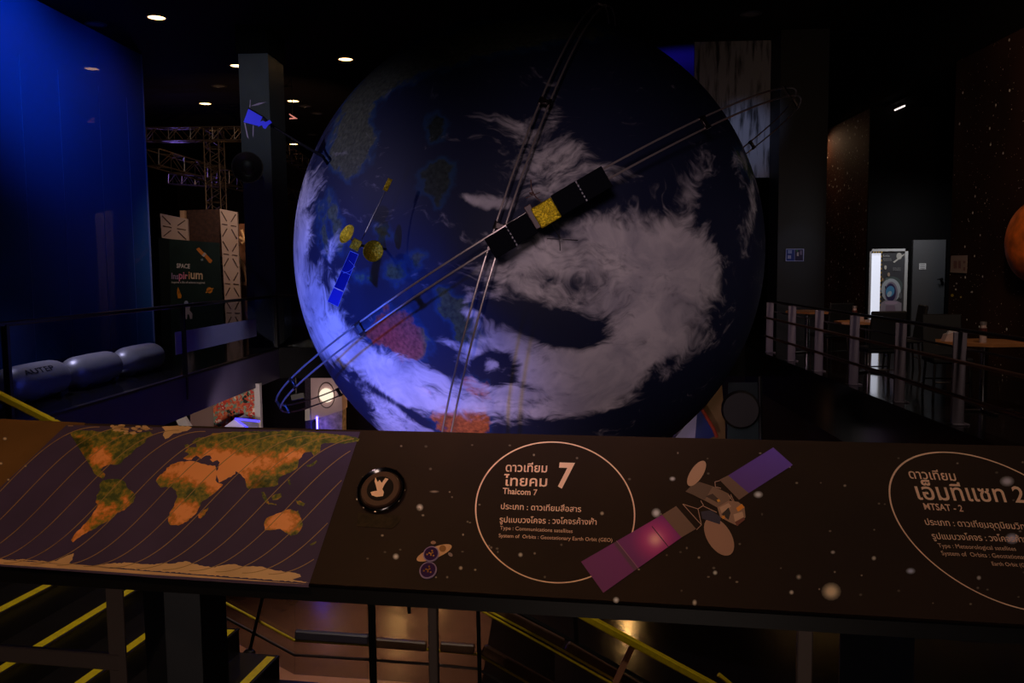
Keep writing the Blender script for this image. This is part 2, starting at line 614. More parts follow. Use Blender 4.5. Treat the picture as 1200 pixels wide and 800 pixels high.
def poly_sd(px, py, poly):
    """signed distance in px, positive inside"""
    n = len(poly)
    inside = np.zeros(px.shape, bool)
    dist = np.full(px.shape, 1e9)
    for i in range(n):
        x0, y0 = poly[i]; x1, y1 = poly[(i + 1) % n]
        cond = ((y0 > py) != (y1 > py))
        xi = (x1 - x0) * (py - y0) / ((y1 - y0) if y1 != y0 else 1e-9) + x0
        inside ^= cond & (px < xi)
        ex, ey = x1 - x0, y1 - y0
        t = np.clip(((px - x0) * ex + (py - y0) * ey) / (ex * ex + ey * ey + 1e-9), 0, 1)
        dist = np.minimum(dist, np.hypot(px - x0 - t * ex, py - y0 - t * ey))
    return np.where(inside, dist, -dist)


def build_globe():
    NU, NV = 560, 300
    u = np.linspace(0, 2 * np.pi, NU, endpoint=False)
    v = np.linspace(0, np.pi, NV)
    U, V = np.meshgrid(u, v)
    D = np.stack([np.sin(V) * np.cos(U), np.sin(V) * np.sin(U), np.cos(V)], -1).reshape(-1, 3)
    P = D * GR + np.array(GC)
    x, y = to_px(P)
    # cloud cover painted as soft strokes (cx, cy, rx, ry, turn, strength)
    S = [(600, 150, 52, 14, 25, .34), (650, 172, 40, 26, 30, .34), (690, 192, 40, 20, 20, .32), (645, 135, 14, 40, 12, .24), (720, 206, 34, 12, 10, .25),
         (577, 238, 30, 9, 8, .75), (548, 231, 14, 4, 20, .5), (618, 208, 34, 24, 30, .36), (652, 222, 46, 22, 20, .36),
         (705, 288, 70, 36, 0, .72), (756, 312, 70, 50, 0, .8), (740, 368, 66, 54, 0, .8), (800, 300, 38, 38, 0, .7), (818, 330, 22, 36, 10, .65),
         (776, 394, 46, 34, -20, .72), (704, 424, 66, 34, -12, .8), (660, 456, 66, 28, -8, .72), (712, 452, 40, 20, -22, .6),
         (625, 300, 52, 20, 18, .7), (604, 326, 44, 14, 15, .55), (606, 398, 48, 20, 28, .75), (645, 430, 60, 28, 10, .8), (600, 470, 60, 22, -8, .7),
         (676, 486, 60, 12, -14, .55), (624, 345, 50, 14, 4, .45),
         (882, 235, 8, 55, 8, .5), (812, 214, 13, 36, 12, .42), (845, 196, 26, 7, -24, .3), (868, 190, 12, 26, 10, .35),
         (352, 268, 12, 66, 0, .6), (366, 350, 18, 40, -8, .72), (362, 226, 14, 44, 10, .45), (386, 392, 30, 26, 45, .9), (386, 300, 12, 36, 25, .42),
         (398, 330, 12, 26, 30, .5),
         (432, 425, 48, 19, 35, .95), (478, 456, 56, 19, 28, .85), (534, 476, 56, 16, 15, .75), (500, 436, 40, 10, 22, .6), (545, 448, 34, 9, 0, .5),
         (455, 490, 52, 22, 32, .7), (480, 512, 40, 16, 20, .6), (350, 320, 10, 60, 0, .5), (528, 352, 7, 10, 0, .0), (551, 366, 16, 5, 5, .75), (548, 352, 5, 12, 30, .5),
         (535, 405, 26, 5, 15, .5), (560, 416, 30, 6, -10, .4)]
    N = [(545, 494, 34, 15, 0, .5), (640, 382, 44, 18, 8, .8), (680, 388, 34, 18, -6, .75), (600, 372, 26, 10, 18, .4), (698, 330, 34, 22, -20, .28), (410, 472, 36, 16, 42, .75), (632, 415, 18, 5, 30, .2), (776, 428, 24, 6, -28, .4),
         (795, 448, 40, 8, -28, .45), (680, 300, 40, 5, -20, .12), (592, 262, 20, 18, 0, .6), (640, 268, 30, 6, 25, .35), (690, 232, 44, 14, -20, .4), (850, 250, 10, 40, 6, .35),
         (466, 474, 42, 3.5, 33, .5), (640, 468, 44, 4.5, -12, .35), (615, 452, 26, 4, 18, .4), (668, 440, 26, 4, 20, .3), (650, 500, 80, 10, -12, .5)]
    cl = np.zeros(len(P))

    def stroke(cx, cy, rx, ry, rot, s):
        a = math.radians(rot)
        dx, dy = x - cx, y - cy
        p = (dx * math.cos(a) + dy * math.sin(a)) / rx
        q = (-dx * math.sin(a) + dy * math.cos(a)) / ry
        return s * np.exp(-(p * p + q * q) ** 1.3 * 0.85)
    keep = np.ones(len(P))
    for st in S:
        keep *= 1 - np.clip(stroke(*st), 0, .97)
    cl = 1 - keep
    for st in N:
        cl -= stroke(*st)
    # the cyclone beside the islands
    r = np.hypot(x - 579, (y - 429) * 1.25)
    r = r + 4.5 * np.sin(np.arctan2(y - 429, x - 579) * 1.0 + r / 7.0)
    cl += 0.45 * np.exp(-(r / 8) ** 2) - 0.48 * np.exp(-((r - 19) / 9) ** 2) + 0.25 * np.exp(-((r - 35) / 7) ** 2)
    cl = np.clip(cl, -0.4, 1.1)
    # land (outline, colour)
    L = [([(428, 392), (433, 381), (443, 374), (452, 360), (457, 370), (464, 367), (472, 364), (476, 372), (481, 368), (485, 378), (493, 386), (501, 399), (503, 412), (500, 420), (485, 424), (469, 421), (455, 409), (440, 404)], (138, 70, 58)),
         ([(514, 339), (524, 342), (533, 348), (543, 350), (552, 361), (560, 378), (566, 396), (564, 405), (551, 404), (540, 400), (533, 388), (528, 377), (516, 365)], (62, 72, 44)),
         ([(505, 487), (514, 478), (523, 472), (533, 468), (545, 474), (566, 472), (574, 488), (571, 512), (533, 512), (515, 500)], (176, 92, 40)),
         ([(541, 448), (552, 444), (566, 448), (572, 466), (560, 466), (548, 460)], (170, 78, 40)),
         ([(484, 452), (496, 455), (506, 466), (494, 466)], (176, 80, 50)),
         ([(386, 183), (393, 150), (404, 119), (423, 94), (450, 68), (500, 48), (560, 28), (660, 20), (720, 40), (640, 50), (560, 66), (500, 84), (455, 105), (436, 125), (434, 146), (440, 162), (432, 184), (420, 200), (408, 208), (400, 198), (392, 200)], (72, 76, 60)),
         ([(385, 222), (391, 240), (398, 262), (404, 280), (401, 296), (393, 284), (388, 262), (383, 242)], (70, 80, 62)),
         ([(374, 240), (380, 256), (386, 280), (388, 300), (382, 292), (377, 270)], (66, 76, 60)),
         ([(495, 203), (505, 192), (520, 186), (530, 195), (528, 214), (520, 228), (512, 240), (506, 228), (496, 222)], (38, 46, 42)),
         ([(503, 140), (513, 132), (520, 142), (518, 160), (505, 164)], (34, 42, 38)),
         ([(453, 312), (462, 306), (470, 309), (471, 322), (464, 332), (458, 326), (452, 324)], (56, 74, 52)),
         ([(484, 304), (491, 303), (493, 312), (488, 320), (484, 314)], (52, 66, 50)),
         ([(440, 266), (452, 268), (456, 277), (446, 280)], (50, 60, 46)),
         ([(478, 300), (488, 297), (499, 300), (492, 304), (480, 304)], (60, 70, 56)),
         ([(414, 322), (430, 320), (432, 326), (416, 328)], (60, 90, 70)),
         ([(864, 176), (878, 190), (886, 206), (880, 208), (870, 196)], (64, 80, 50))]
    mask = np.full(len(P), -40.0)
    land = np.zeros((len(P), 3)) + np.array(lin((70, 78, 56)))
    coast = np.full(len(P), -60.0)
    for poly, c in L:
        sd = poly_sd(x, y, poly)
        sel = sd > mask
        land[sel] = np.array(lin(c))
        mask = np.maximum(mask, sd)
    # red heart of the southern continent, greener at its eastern coast
    w = np.exp(-(((x - 452) / 22) ** 2 + ((y - 394) / 20) ** 2))[:, None]
    land = land * (1 - .5 * w) + np.array(lin((158, 50, 38))) * .5 * w
    sd_a = poly_sd(x, y, L[0][0])
    g = (np.clip((x - 488) / 12, 0, 1) * np.clip(1 - sd_a / 9, 0, 1) * (sd_a > -6))[:, None]
    land = land * (1 - g) + np.array(lin((90, 100, 60))) * g
    fs = []
    idx = np.arange(NU * NV).reshape(NV, NU)
    a = idx[:-1, :]; b = np.roll(idx, -1, 1)[:-1, :]; c_ = np.roll(idx, -1, 1)[1:, :]; d = idx[1:, :]
    quads = np.stack([a, d, c_, b], -1).reshape(-1, 4)
    me = bpy.data.meshes.new('globe')
    me.vertices.add(len(P)); me.vertices.foreach_set('co', (D * GR).astype(np.float32).ravel())
    me.loops.add(quads.size); me.loops.foreach_set('vertex_index', quads.astype(np.int32).ravel())
    me.polygons.add(len(quads)); me.polygons.foreach_set('loop_start', np.arange(0, quads.size, 4, dtype=np.int32))
    me.update(calc_edges=True)
    me.validate()
    me.polygons.foreach_set('use_smooth', np.ones(len(me.polygons), bool))
    for nm, arr in (('cloud_cover', cl), ('coast_distance', mask)):
        at = me.attributes.new(nm, 'FLOAT', 'POINT'); at.data.foreach_set('value', arr.astype(np.float32))
    at = me.color_attributes.new('land_tint', 'FLOAT_COLOR', 'POINT')
    at.data.foreach_set('color', np.concatenate([land, np.ones((len(P), 1))], 1).astype(np.float32).ravel())
    # material
    m = bpy.data.materials.new('printed globe skin')
    m.use_nodes = True
    nt = m.node_tree
    bs = nt.nodes['Principled BSDF']
    bs.inputs['Roughness'].default_value = 0.62
    bs.inputs['Specular IOR Level'].default_value = 0.22
    lk = nt.links.new

    def nd(t, **kw):
        n = nt.nodes.new(t)
        for k, val in kw.items():
            setattr(n, k, val)
        return n

    def mth(op, a_, b_=None, c2=None):
        n = nd('ShaderNodeMath', operation=op)
        for i, q in enumerate((a_, b_, c2)):
            if q is None: continue
            if isinstance(q, (int, float)): n.inputs[i].default_value = q
            else: lk(q, n.inputs[i])
        return n.outputs[0]
    tc = nd('ShaderNodeTexCoord')
    # warp the sample position a little for streaky clouds
    wn = nd('ShaderNodeTexNoise'); wn.inputs['Scale'].default_value = 0.9; wn.inputs['Detail'].default_value = 3
    lk(tc.outputs['Object'], wn.inputs['Vector'])
    vm = nd('ShaderNodeVectorMath', operation='MULTIPLY_ADD')
    lk(wn.outputs['Color'], vm.inputs[0]); vm.inputs[1].default_value = (1.5, 1.5, 1.5); lk(tc.outputs['Object'], vm.inputs[2])
    mp = nd('ShaderNodeMapping'); mp.inputs['Rotation'].default_value = (0, math.radians(32), 0); mp.inputs['Scale'].default_value = (0.55, 1.0, 1.6)
    lk(vm.outputs[0], mp.inputs[0])
    n1 = nd('ShaderNodeTexNoise'); n1.inputs['Scale'].default_value = 2.3; n1.inputs['Detail'].default_value = 9; n1.inputs['Roughness'].default_value = 0.62
    lk(mp.outputs[0], n1.inputs['Vector'])
    n2 = nd('ShaderNodeTexNoise'); n2.inputs['Scale'].default_value = 11; n2.inputs['Detail'].default_value = 5
    lk(mp.outputs[0], n2.inputs['Vector'])
    ac = nd('ShaderNodeAttribute', attribute_name='cloud_cover')
    den = mth('ADD', ac.outputs['Fac'], mth('MULTIPLY', mth('SUBTRACT', n1.outputs['Fac'], 0.5), 1.65))
    den = mth('ADD', den, mth('MULTIPLY', mth('SUBTRACT', n2.outputs['Fac'], 0.5), 0.75))
    mr = nd('ShaderNodeMapRange', interpolation_type='SMOOTHSTEP')
    lk(den, mr.inputs['Value']); mr.inputs['From Min'].default_value = 0.16; mr.inputs['From Max'].default_value = 0.84
    # land mask with a ragged coast
    al = nd('ShaderNodeAttribute', attribute_name='coast_distance')
    n3 = nd('ShaderNodeTexNoise'); n3.inputs['Scale'].default_value = 7; n3.inputs['Detail'].default_value = 6
    lk(tc.outputs['Object'], n3.inputs['Vector'])
    cd = mth('ADD', al.outputs['Fac'], mth('MULTIPLY', mth('SUBTRACT', n3.outputs['Fac'], 0.5), 26.0))
    ml = nd('ShaderNodeMapRange'); lk(cd, ml.inputs['Value']); ml.inputs['From Min'].default_value = -2.0; ml.inputs['From Max'].default_value = 2.2
    ms = nd('ShaderNodeMapRange', interpolation_type='SMOOTHSTEP'); lk(cd, ms.inputs['Value']); ms.inputs['From Min'].default_value = -9.0; ms.inputs['From Max'].default_value = 0.5
    oc = nd('ShaderNodeMix', data_type='RGBA')
    lk(mth('MULTIPLY', ms.outputs[0], 0.3), oc.inputs[0])
    oc.inputs[6].default_value = (0.011, 0.015, 0.042, 1)
    oc.inputs[7].default_value = (0.016, 0.11, 0.26, 1)
    lt = nd('ShaderNodeAttribute', attribute_name='land_tint')
    lv = nd('ShaderNodeVectorMath', operation='SCALE')
    lk(lt.outputs['Color'], lv.inputs[0])
    n4 = nd('ShaderNodeTexNoise'); n4.inputs['Scale'].default_value = 22; n4.inputs['Detail'].default_value = 5
    lk(tc.outputs['Object'], n4.inputs['Vector'])
    lk(mth('ADD', mth('MULTIPLY', n4.outputs['Fac'], 2.4), -0.25), lv.inputs['Scale'])
    mx1 = nd('ShaderNodeMix', data_type='RGBA'); lk(ml.outputs[0], mx1.inputs[0]); lk(oc.outputs[2], mx1.inputs[6]); lk(lv.outputs[0], mx1.inputs[7])
    mx2 = nd('ShaderNodeMix', data_type='RGBA'); lk(mth('MULTIPLY', mr.outputs[0], 0.94), mx2.inputs[0]); lk(mx1.outputs[2], mx2.inputs[6])
    cvr = nd('ShaderNodeValToRGB')
    cvr.color_ramp.elements[0].position, cvr.color_ramp.elements[1].position = .34, .62
    cvr.color_ramp.elements[0].color = (0.40, 0.38, 0.42, 1); cvr.color_ramp.elements[1].color = (0.74, 0.69, 0.68, 1)
    n5 = nd('ShaderNodeTexNoise'); n5.inputs['Scale'].default_value = 1.7; n5.inputs['Detail'].default_value = 8; n5.inputs['Roughness'].default_value = .6
    lk(vm.outputs[0], n5.inputs['Vector']); lk(n5.outputs['Fac'], cvr.inputs['Fac']); lk(cvr.outputs['Color'], mx2.inputs[7])
    lk(mx2.outputs[2], bs.inputs['Base Color'])
    me.materials.append(m)
    o = bpy.data.objects.new('globe', me)
    COL.objects.link(o)
    o.location = GC
    return tag(o, 'huge earth globe with clouds filling the middle of the hall', 'globe')


build_globe()


# ------------------------------------------------------------------ orbit rings round the globe
def view_frame(P):
    f = (EYE - P).normalized()
    r = CR - f * CR.dot(f); r.normalize()
    u = f.cross(r)
    return r, u, f


def orbit_ring(label, radius, ang, tilt, gap, mats, clip_t, dx=0.0, dy=0.0):
    r, u, f = view_frame(GC)
    C0 = GC + r * dx + u * dy
    a = r * math.cos(ang) + u * math.sin(ang)
    n2 = r * -math.sin(ang) + u * math.cos(ang)
    b = f * math.cos(tilt) + n2 * math.sin(tilt)
    n = a.cross(b).normalized()
    root = thing('orbit_ring', label, 'orbit ring', GC, 'orbit rings circling the globe')

    def P(t, off):
        return C0 + (a * math.cos(t) + b * math.sin(t)) * radius + n * off
    for s in (-1, 1):
        pts = [P(2 * math.pi * k / 200, s * gap / 2) for k in range(200)]
        MB().tube(pts, 0.0105, 8, closed=True).build('rail', mats, root)
    for t in clip_t:
        c0, c1 = P(t, -gap * .5), P(t, gap * .5)
        d = (P(t + .01, 0) - P(t - .01, 0)).normalized()
        mb = MB()
        mb.bar(c0, c1, 0.055, 0.03, up=(c0 - GC).normalized(), bev=.004)
        mb.tube([c0 - d * .04, c0 + d * .04], .02, 8)
        mb.tube([c1 - d * .04, c1 + d * .04], .02, 8)
        mb.build('clip', M_DSTEEL, root)
    return P


RR = 4.05
_tilt = math.radians(5.2)
P1 = orbit_ring('double rail orbit ring rising to the upper right around the globe', 4.005, math.radians(30.91), math.radians(6.57), 0.108,
                M_STEEL, [math.radians(k) for k in (32, 58, 118, 140, 158, 172, 8, 200, 240, 300, 340)], 0.129, -0.122)
P2 = orbit_ring('steep double rail orbit ring running up and down across the globe', 3.723, math.radians(73.54), math.radians(8.09), 0.095,
                M_STEEL, [math.radians(k) for k in (60, 82, 130, 20, 200, 250, 300)], 0.075, -0.373)


# ------------------------------------------------------------------ satellite with four dark solar panels on the ring
M_SOLAR = mat('dark navy solar panel', (4, 6, 13), 0.6, spec=0.03)
def big_satellite():
    c = atD(640, 249.5, 7.84)
    r, u, f = view_frame(c)
    ang = math.radians(30.6)
    A = r * math.cos(ang) + u * math.sin(ang)
    B = r * -math.sin(ang) + u * math.cos(ang)
    k = 7.84 / 1000
    Mx = Matrix((A, B, f)).transposed()
    root = thing('satellite_model', 'satellite model with gold box and dark solar panels on the orbit ring', 'satellite model', c)

    def at(a, b, d=0.0):
        return c + A * (a * k) + B * (b * k) + f * d
    MB().box(at(0, 0, 0.03), (27 * k, 26 * k, .16), Mx, .008).build('gold_body', M_GOLD, root)
    MB().box(at(-15, 4, -.01), (9 * k, 30 * k, .12), Mx, .006).build('side_box', mat('brown satellite side', (70, 44, 40), .5), root)
    for (a0, a1, b0) in ((-78, -49, -2.6), (-47.6, -20, -1.4), (14, 47.2, 1.0), (48.6, 82, 0.6)):
        sp = MB().box(at((a0 + a1) / 2, b0, .02), ((a1 - a0) * k, 27 * k, .018), Mx, .004).build('solar_panel', M_SOLAR, root)
    h = MB()
    for (a0, b0) in ((-48.3, -2), (47.9, 0.8)):
        for q in range(-5, 6, 2):
            h.box(at(a0, b0 + q * 2.4, .024), (1.6 * k, 2.4 * k, .014), Mx)
    h.build('hinge_strip', mat('dull hinge', (120, 120, 128), .5), root)
    y = MB()
    y.tube([at(-20, -1), at(-12, 0)], .012); y.tube([at(12, 0), at(15, 1)], .012)
    y.build('yoke', M_DSTEEL, root)
    an = MB()
    an.tube([at(2, 12, .02), at(-1, 22, .05), at(-1, 32, .05)], .006)
    an.tube([at(-12, 27, .05), at(6, 24, .05)], .004)
    an.tube([at(-1, 32, .05), at(4, 42, .06)], .006)
    an.lathe(at(-4, 26, .05), B + A * .4, [(.002, 0), (.018, .012), (.022, .03)], 12)
    an.build('antenna', mat('dark antenna', (96, 70, 66), .5, .3), root)
    lo = MB()
    lo.tube([at(0, -12, .02), at(-1, -36, .07)], .005)
    lo.tube([at(-14, -26, .06), at(16, -46, .07)], .004)
    lo.tube([at(4, -24, .06), at(-8, -46, .07)], .004)
    lo.lathe(at(-1, -36, .065), f, [(.014, 0), (.014, .012)], 10)
    lo.build('cross_antenna', M_BLACK, root)
    br = MB()
    for a0 in (-60, 30):
        br.tube([at(a0, 0, .01), at(a0, 0, -.10)], .014)
    br.build('ring_bracket', M_DSTEEL, root)


big_satellite()


# ------------------------------------------------------------------ gold satellite mounted on the globe, left
def gold_satellite():
    g = globe_hit(428, 286)
    dep = (g - EYE).dot(CF) - 0.42
    k = dep / 1000
    def p(x, y, d=0.0):
        return atD(x, y, dep + d)
    c = p(418, 287)
    r, u, f = view_frame(c)
    root = thing('gold_satellite_model', 'small satellite model with two gold dishes and a blue panel mounted on the globe', 'satellite model', c)
    ang = math.radians(62)
    A = r * math.cos(ang) + u * math.sin(ang)
    B = r * -math.sin(ang) + u * math.cos(ang)
    Mx = Matrix((A, B, f)).transposed()
    MB().box(p(417, 286.5), (13 * k, 11 * k, .1), Mx, .005).build('body', M_GOLD, root)
    ax = (r * -.72 + u * .45 + f * .55).normalized()
    MB().lathe(p(409.5, 276, -.02), ax, [(.002, 0), (5 * k, .008), (11.5 * k, .035), (12 * k, .04), (11.5 * k, .042), (5 * k, .016), (.001, .01)], 28).build('dish', M_GOLD, root)
    ax2 = (r * .35 + u * -.12 + f * .95).normalized()
    MB().lathe(p(435.5, 293.5, -.03), ax2, [(.002, 0), (6 * k, .012), (12 * k, .04), (12.6 * k, .046), (12 * k, .048), (6 * k, .02), (.001, .012)], 28).build('dish', M_GOLD, root)
    MB().tube([p(422, 288), p(430, 292)], .012).tube([p(413, 283), p(410, 278)], .01).build('dish_arm', M_DSTEEL, root)
    # the clear blue panel
    d = (Vector(((387 - 417), 0, (-(354 - 294))))).normalized()
    P = [p(412, 293), p(420.5, 298), p(397.5, 358), p(384.5, 352)]
    Q = [p(402.5, 322 - 3), p(408, 333 - 3)]
    MB().prism([p(410.5, 294), p(420, 298), p(402.5, 341), p(391.5, 336)], f * .01).build('wing_panel', mat('clear blue wing', (22, 40, 150), .15, coat=.6), root)
    MB().prism([p(391, 337), p(402, 342), p(396, 359), p(384, 353)], f * .012).build('wing_tip', mat('blue wing tip', (30, 52, 200), .3), root)
    e = MB()
    loop = [p(410.5, 294), p(420, 298), p(396, 359), p(384, 353)]
    for i in range(4):
        e.tube([loop[i] + f * .014, loop[(i + 1) % 4] + f * .014], .0028, 6)
    e.tube([p(401, 317.5) + f * .014, p(411, 322) + f * .014], .0025, 6)
    e.tube([p(413 - 4, 305) + f * .014, p(416, 312) + f * .014, p(409, 318) + f * .014, p(402, 320) + f * .014], .0025, 6)
    e.build('wing_frame', mat('pale blue wire', (120, 150, 255), .3), root)
    MB().tube([p(424, 281), p(451.5, 224)], .0055, 8).build('boom', M_CHROME, root)
    Ab = (p(457, 210) - p(450, 224)).normalized()
    MB().bar(p(451, 223.5), p(457.5, 209.5), 5.5 * k, .02, up=f, bev=.003).build('boom_tip', M_GOLD, root)
    MB().tube([p(420, 287, .03), globe_hit(452, 292)], .014, 8).build('mount_rod', M_BLACK, root)


gold_satellite()


def blue_satellite():
    e = globe_hit(384, 192)
    dep = (e - EYE).dot(CF) - .1
    def p(x, y, d=0.0):
        return atD(x, y, dep + d)
    c = p(303, 140)
    root = thing('blue_satellite_model', 'small vivid blue satellite model on a black rod beside the left column', 'satellite model', c)
    r, u, f = view_frame(c)
    mb = mat('vivid blue plastic', (60, 70, 235), .4, emit=.15, ecol=(40, 40, 255))  # faint emission stands in for blue light falling on the plastic
    MB().prism([p(291, 127.5), p(307.5, 137), p(302.5, 147.5), p(285.5, 143)], f * .05).build('wing_panel', mb, root)
    b = MB()
    b.prism([p(304, 143), p(308, 141.5), p(311, 143), p(316, 140.5), p(318.5, 143.5), p(314, 147), p(311, 151), p(308.5, 150), p(307, 146.5), p(302.5, 148.5)], f * .06)
    b.build('body', mb, root)
    wh = MB()
    wh.prism([p(293, 124.5), p(303, 120.5), p(312, 119.5), p(303, 123)], f * .012)
    wh.prism([p(296.5, 136), p(297.5, 136), p(297, 161), p(296, 158)], f * .012)
    wh.prism([p(286, 144), p(287.5, 144), p(291.5, 163), p(289.5, 160)], f * .012)
    wh.tube([p(293, 126), p(293.5, 117)], .006)
    wh.build('fin', mat('pale fin', (150, 140, 150), .4), root)
    k = MB(); k.tube([p(291, 127.3, -.03), p(308, 137.3, -.03)], .014); k.tube([p(308, 137.3, -.03), p(318, 147), p(352, 168)], .016)
    k.tube([p(352, 168), p(378, 183), e], .018)
    k.build('rod', M_BLACK, root)


blue_satellite()

# ------------------------------------------------------------------ information board
B_O = atZ(600, 697, 0.85)
_l = ray(-5075, 370.7); _l.z = 0; _l.normalize()
E_U = -_l                                             # along the board, to the right
E_H = Vector((-E_U.y, E_U.x, 0))                      # away from the viewer
TILT = math.radians(47)
E_V = E_H * math.cos(TILT) + Vector((0, 0, 1)) * math.sin(TILT)
E_N = E_U.cross(E_V).normalized()
if E_N.dot(EYE - B_O) < 0: E_N = -E_N


def bp(x, y, off=0.0):
    """point of the board's sloping face"""
    d = ray(x, y)
    t = (B_O - EYE).dot(E_N) / d.dot(E_N)
    return EYE + d * t + E_N * off


def buv(p):
    return (p - B_O).dot(E_U), (p - B_O).dot(E_V)


V1 = buv(bp(600, 508))[1]
U0, U1 = -3.0, 3.2


def bq(u, v, w=0.0):
    return B_O + E_U * u + E_V * v + E_N * w


board = thing('information_board', 'long sloping information board with world map and satellite texts in front', 'information board', (B_O.x, B_O.y, 0.0))


def board_mat():
    m = mat('dark brown starry print', (46, 31, 22), 0.6, spec=0.12)
    nt = m.node_tree; b = nt.nodes['Principled BSDF']
    tc = nt.nodes.new('ShaderNodeTexCoord')
    n = nt.nodes.new('ShaderNodeTexNoise'); n.inputs['Scale'].default_value = 2.2; n.inputs['Detail'].default_value = 7
    nt.links.new(tc.outputs['Object'], n.inputs['Vector'])
    r = nt.nodes.new('ShaderNodeValToRGB')
    r.color_ramp.elements[0].position, r.color_ramp.elements[1].position = .3, .75
    r.color_ramp.elements[0].color = (*lin((34, 23, 20)), 1); r.color_ramp.elements[1].color = (*lin((50, 35, 25)), 1)
    nt.links.new(n.outputs['Fac'], r.inputs['Fac'])
    nt.links.new(r.outputs['Color'], b.inputs['Base Color'])
    return m


def slab(mb, u0, u1, v0, v1, w0, w1):
    vs = [bq(u, v, w) for u in (u0, u1) for v in (v0, v1) for w in (w0, w1)]
    mb.add(vs, [(0, 1, 3, 2), (4, 6, 7, 5), (0, 4, 5, 1), (2, 3, 7, 6), (0, 2, 6, 4), (1, 5, 7, 3)])


t = MB(); slab(t, U0, U1, 0, V1, -.012, 0)
t.build('top_panel', board_mat(), board)
t = MB(); slab(t, U0, U1, -.004, V1 + .004, -.034, -.0122)
vs = []
for u in (U0, U1):
    p = bq(u, -.003, -.013)
    vs += [p - E_H * .004, p - E_H * .004 - Vector((0, 0, .034)), p + E_H * .05 - Vector((0, 0, .034)), p + E_H * .05]
t.add(vs, [(0, 1, 2, 3), (4, 7, 6, 5), (0, 4, 5, 1), (1, 5, 6, 2), (2, 6, 7, 3), (3, 7, 4, 0)])
t.build('frame', mat('black board frame', (13, 12, 14), .4), board)
# two supports under it
def support(x0, xm, x1, mats):
    b = MB()
    def upl(x, h):
        d = ray(x, 745)
        return (EYE + d * ((B_O + E_H * h - EYE).dot(E_H) / d.dot(E_H)) - B_O).dot(E_U)
    base = B_O.copy(); base.z = 0
    def q(u, h, z):
        p = base + E_U * u + E_H * h; p.z = z
        return p
    P = [(upl(x0, .13), .13), (upl(xm, .06), .06), (upl(x1, .09), .09), (upl(x1, .09), .22), (upl(x0, .13) + .02, .24)]
    n = len(P)
    zt = .83
    v2 = [q(u, h, 0.0) for u, h in P] + [q(u, h, zt + max(0, (h - .02)) * .6) for u, h in P]
    b.add(v2, [tuple(range(n)), tuple(range(n, 2 * n))] + [(i, (i + 1) % n, n + (i + 1) % n, n + i) for i in range(n)])
    return b.build('support_post', mats, board)
support(170, 194, 236, mat('blue black post', (13, 18, 30), .5))
support(985, 1035, 1072, bpy.data.materials['blue black post'])


def bmap(off):
    return lambda x, y: bp(x, y, off)


# --- map section
def c1(x, y): return (x / 3.6375, 480 + y / 3.6375)
def c2(x, y): return (200 + x / 3.636, 480 + y / 3.636)


M_MAP = mat('dark violet map print', (66, 54, 88), 0.6, noise=0.12, nscale=6, spec=0.15)
left_poly = [(-60, 488), (100, 495), (60, 600), (0, 662), (-60, 655)]
MB().prism([bp(x, y, .0001) for x, y in left_poly], E_N * .0002).build('brown_print', mat('golden brown print', (98, 70, 36), .6, noise=.2, nscale=5, spec=.12), board)
mp_poly = [(78, 498), (422, 506), (361, 688.2), (180, 676.6), (-60, 659), (-60, 628)]
MB().prism([bp(x, y, .0004) for x, y in mp_poly], E_N * .0004).build('map_sheet', M_MAP, board)['label'] = 'violet world map printed on the left of the board'


def land_mat(name, cols, scale, ps=(.32, .44, .54, .66)):
    m = mat(name, (200, 120, 40), .5, spec=.3)
    nt = m.node_tree; b = nt.nodes['Principled BSDF']
    tc = nt.nodes.new('ShaderNodeTexCoord')
    n = nt.nodes.new('ShaderNodeTexNoise'); n.inputs['Scale'].default_value = scale; n.inputs['Detail'].default_value = 9; n.inputs['Roughness'].default_value = .6
    nt.links.new(tc.outputs['Object'], n.inputs['Vector'])
    a = nt.nodes.new('ShaderNodeAttribute'); a.attribute_name = 'tint'
    r = nt.nodes.new('ShaderNodeValToRGB')
    while len(r.color_ramp.elements) < len(cols): r.color_ramp.elements.new(.5)
    for e, p_, c in zip(r.color_ramp.elements, ps, cols):
        e.position = p_; e.color = (*lin(c), 1)
    ad = nt.nodes.new('ShaderNodeMath'); ad.operation = 'MULTIPLY_ADD'; ad.inputs[1].default_value = .75
    nt.links.new(n.outputs['Fac'], ad.inputs[0])
    sp = nt.nodes.new('ShaderNodeSeparateColor'); nt.links.new(a.outputs['Color'], sp.inputs[0])
    nt.links.new(sp.outputs[0], ad.inputs[2])
    nt.links.new(ad.outputs[0], r.inputs['Fac'])
    nt.links.new(r.outputs['Color'], b.inputs['Base Color'])
    return m


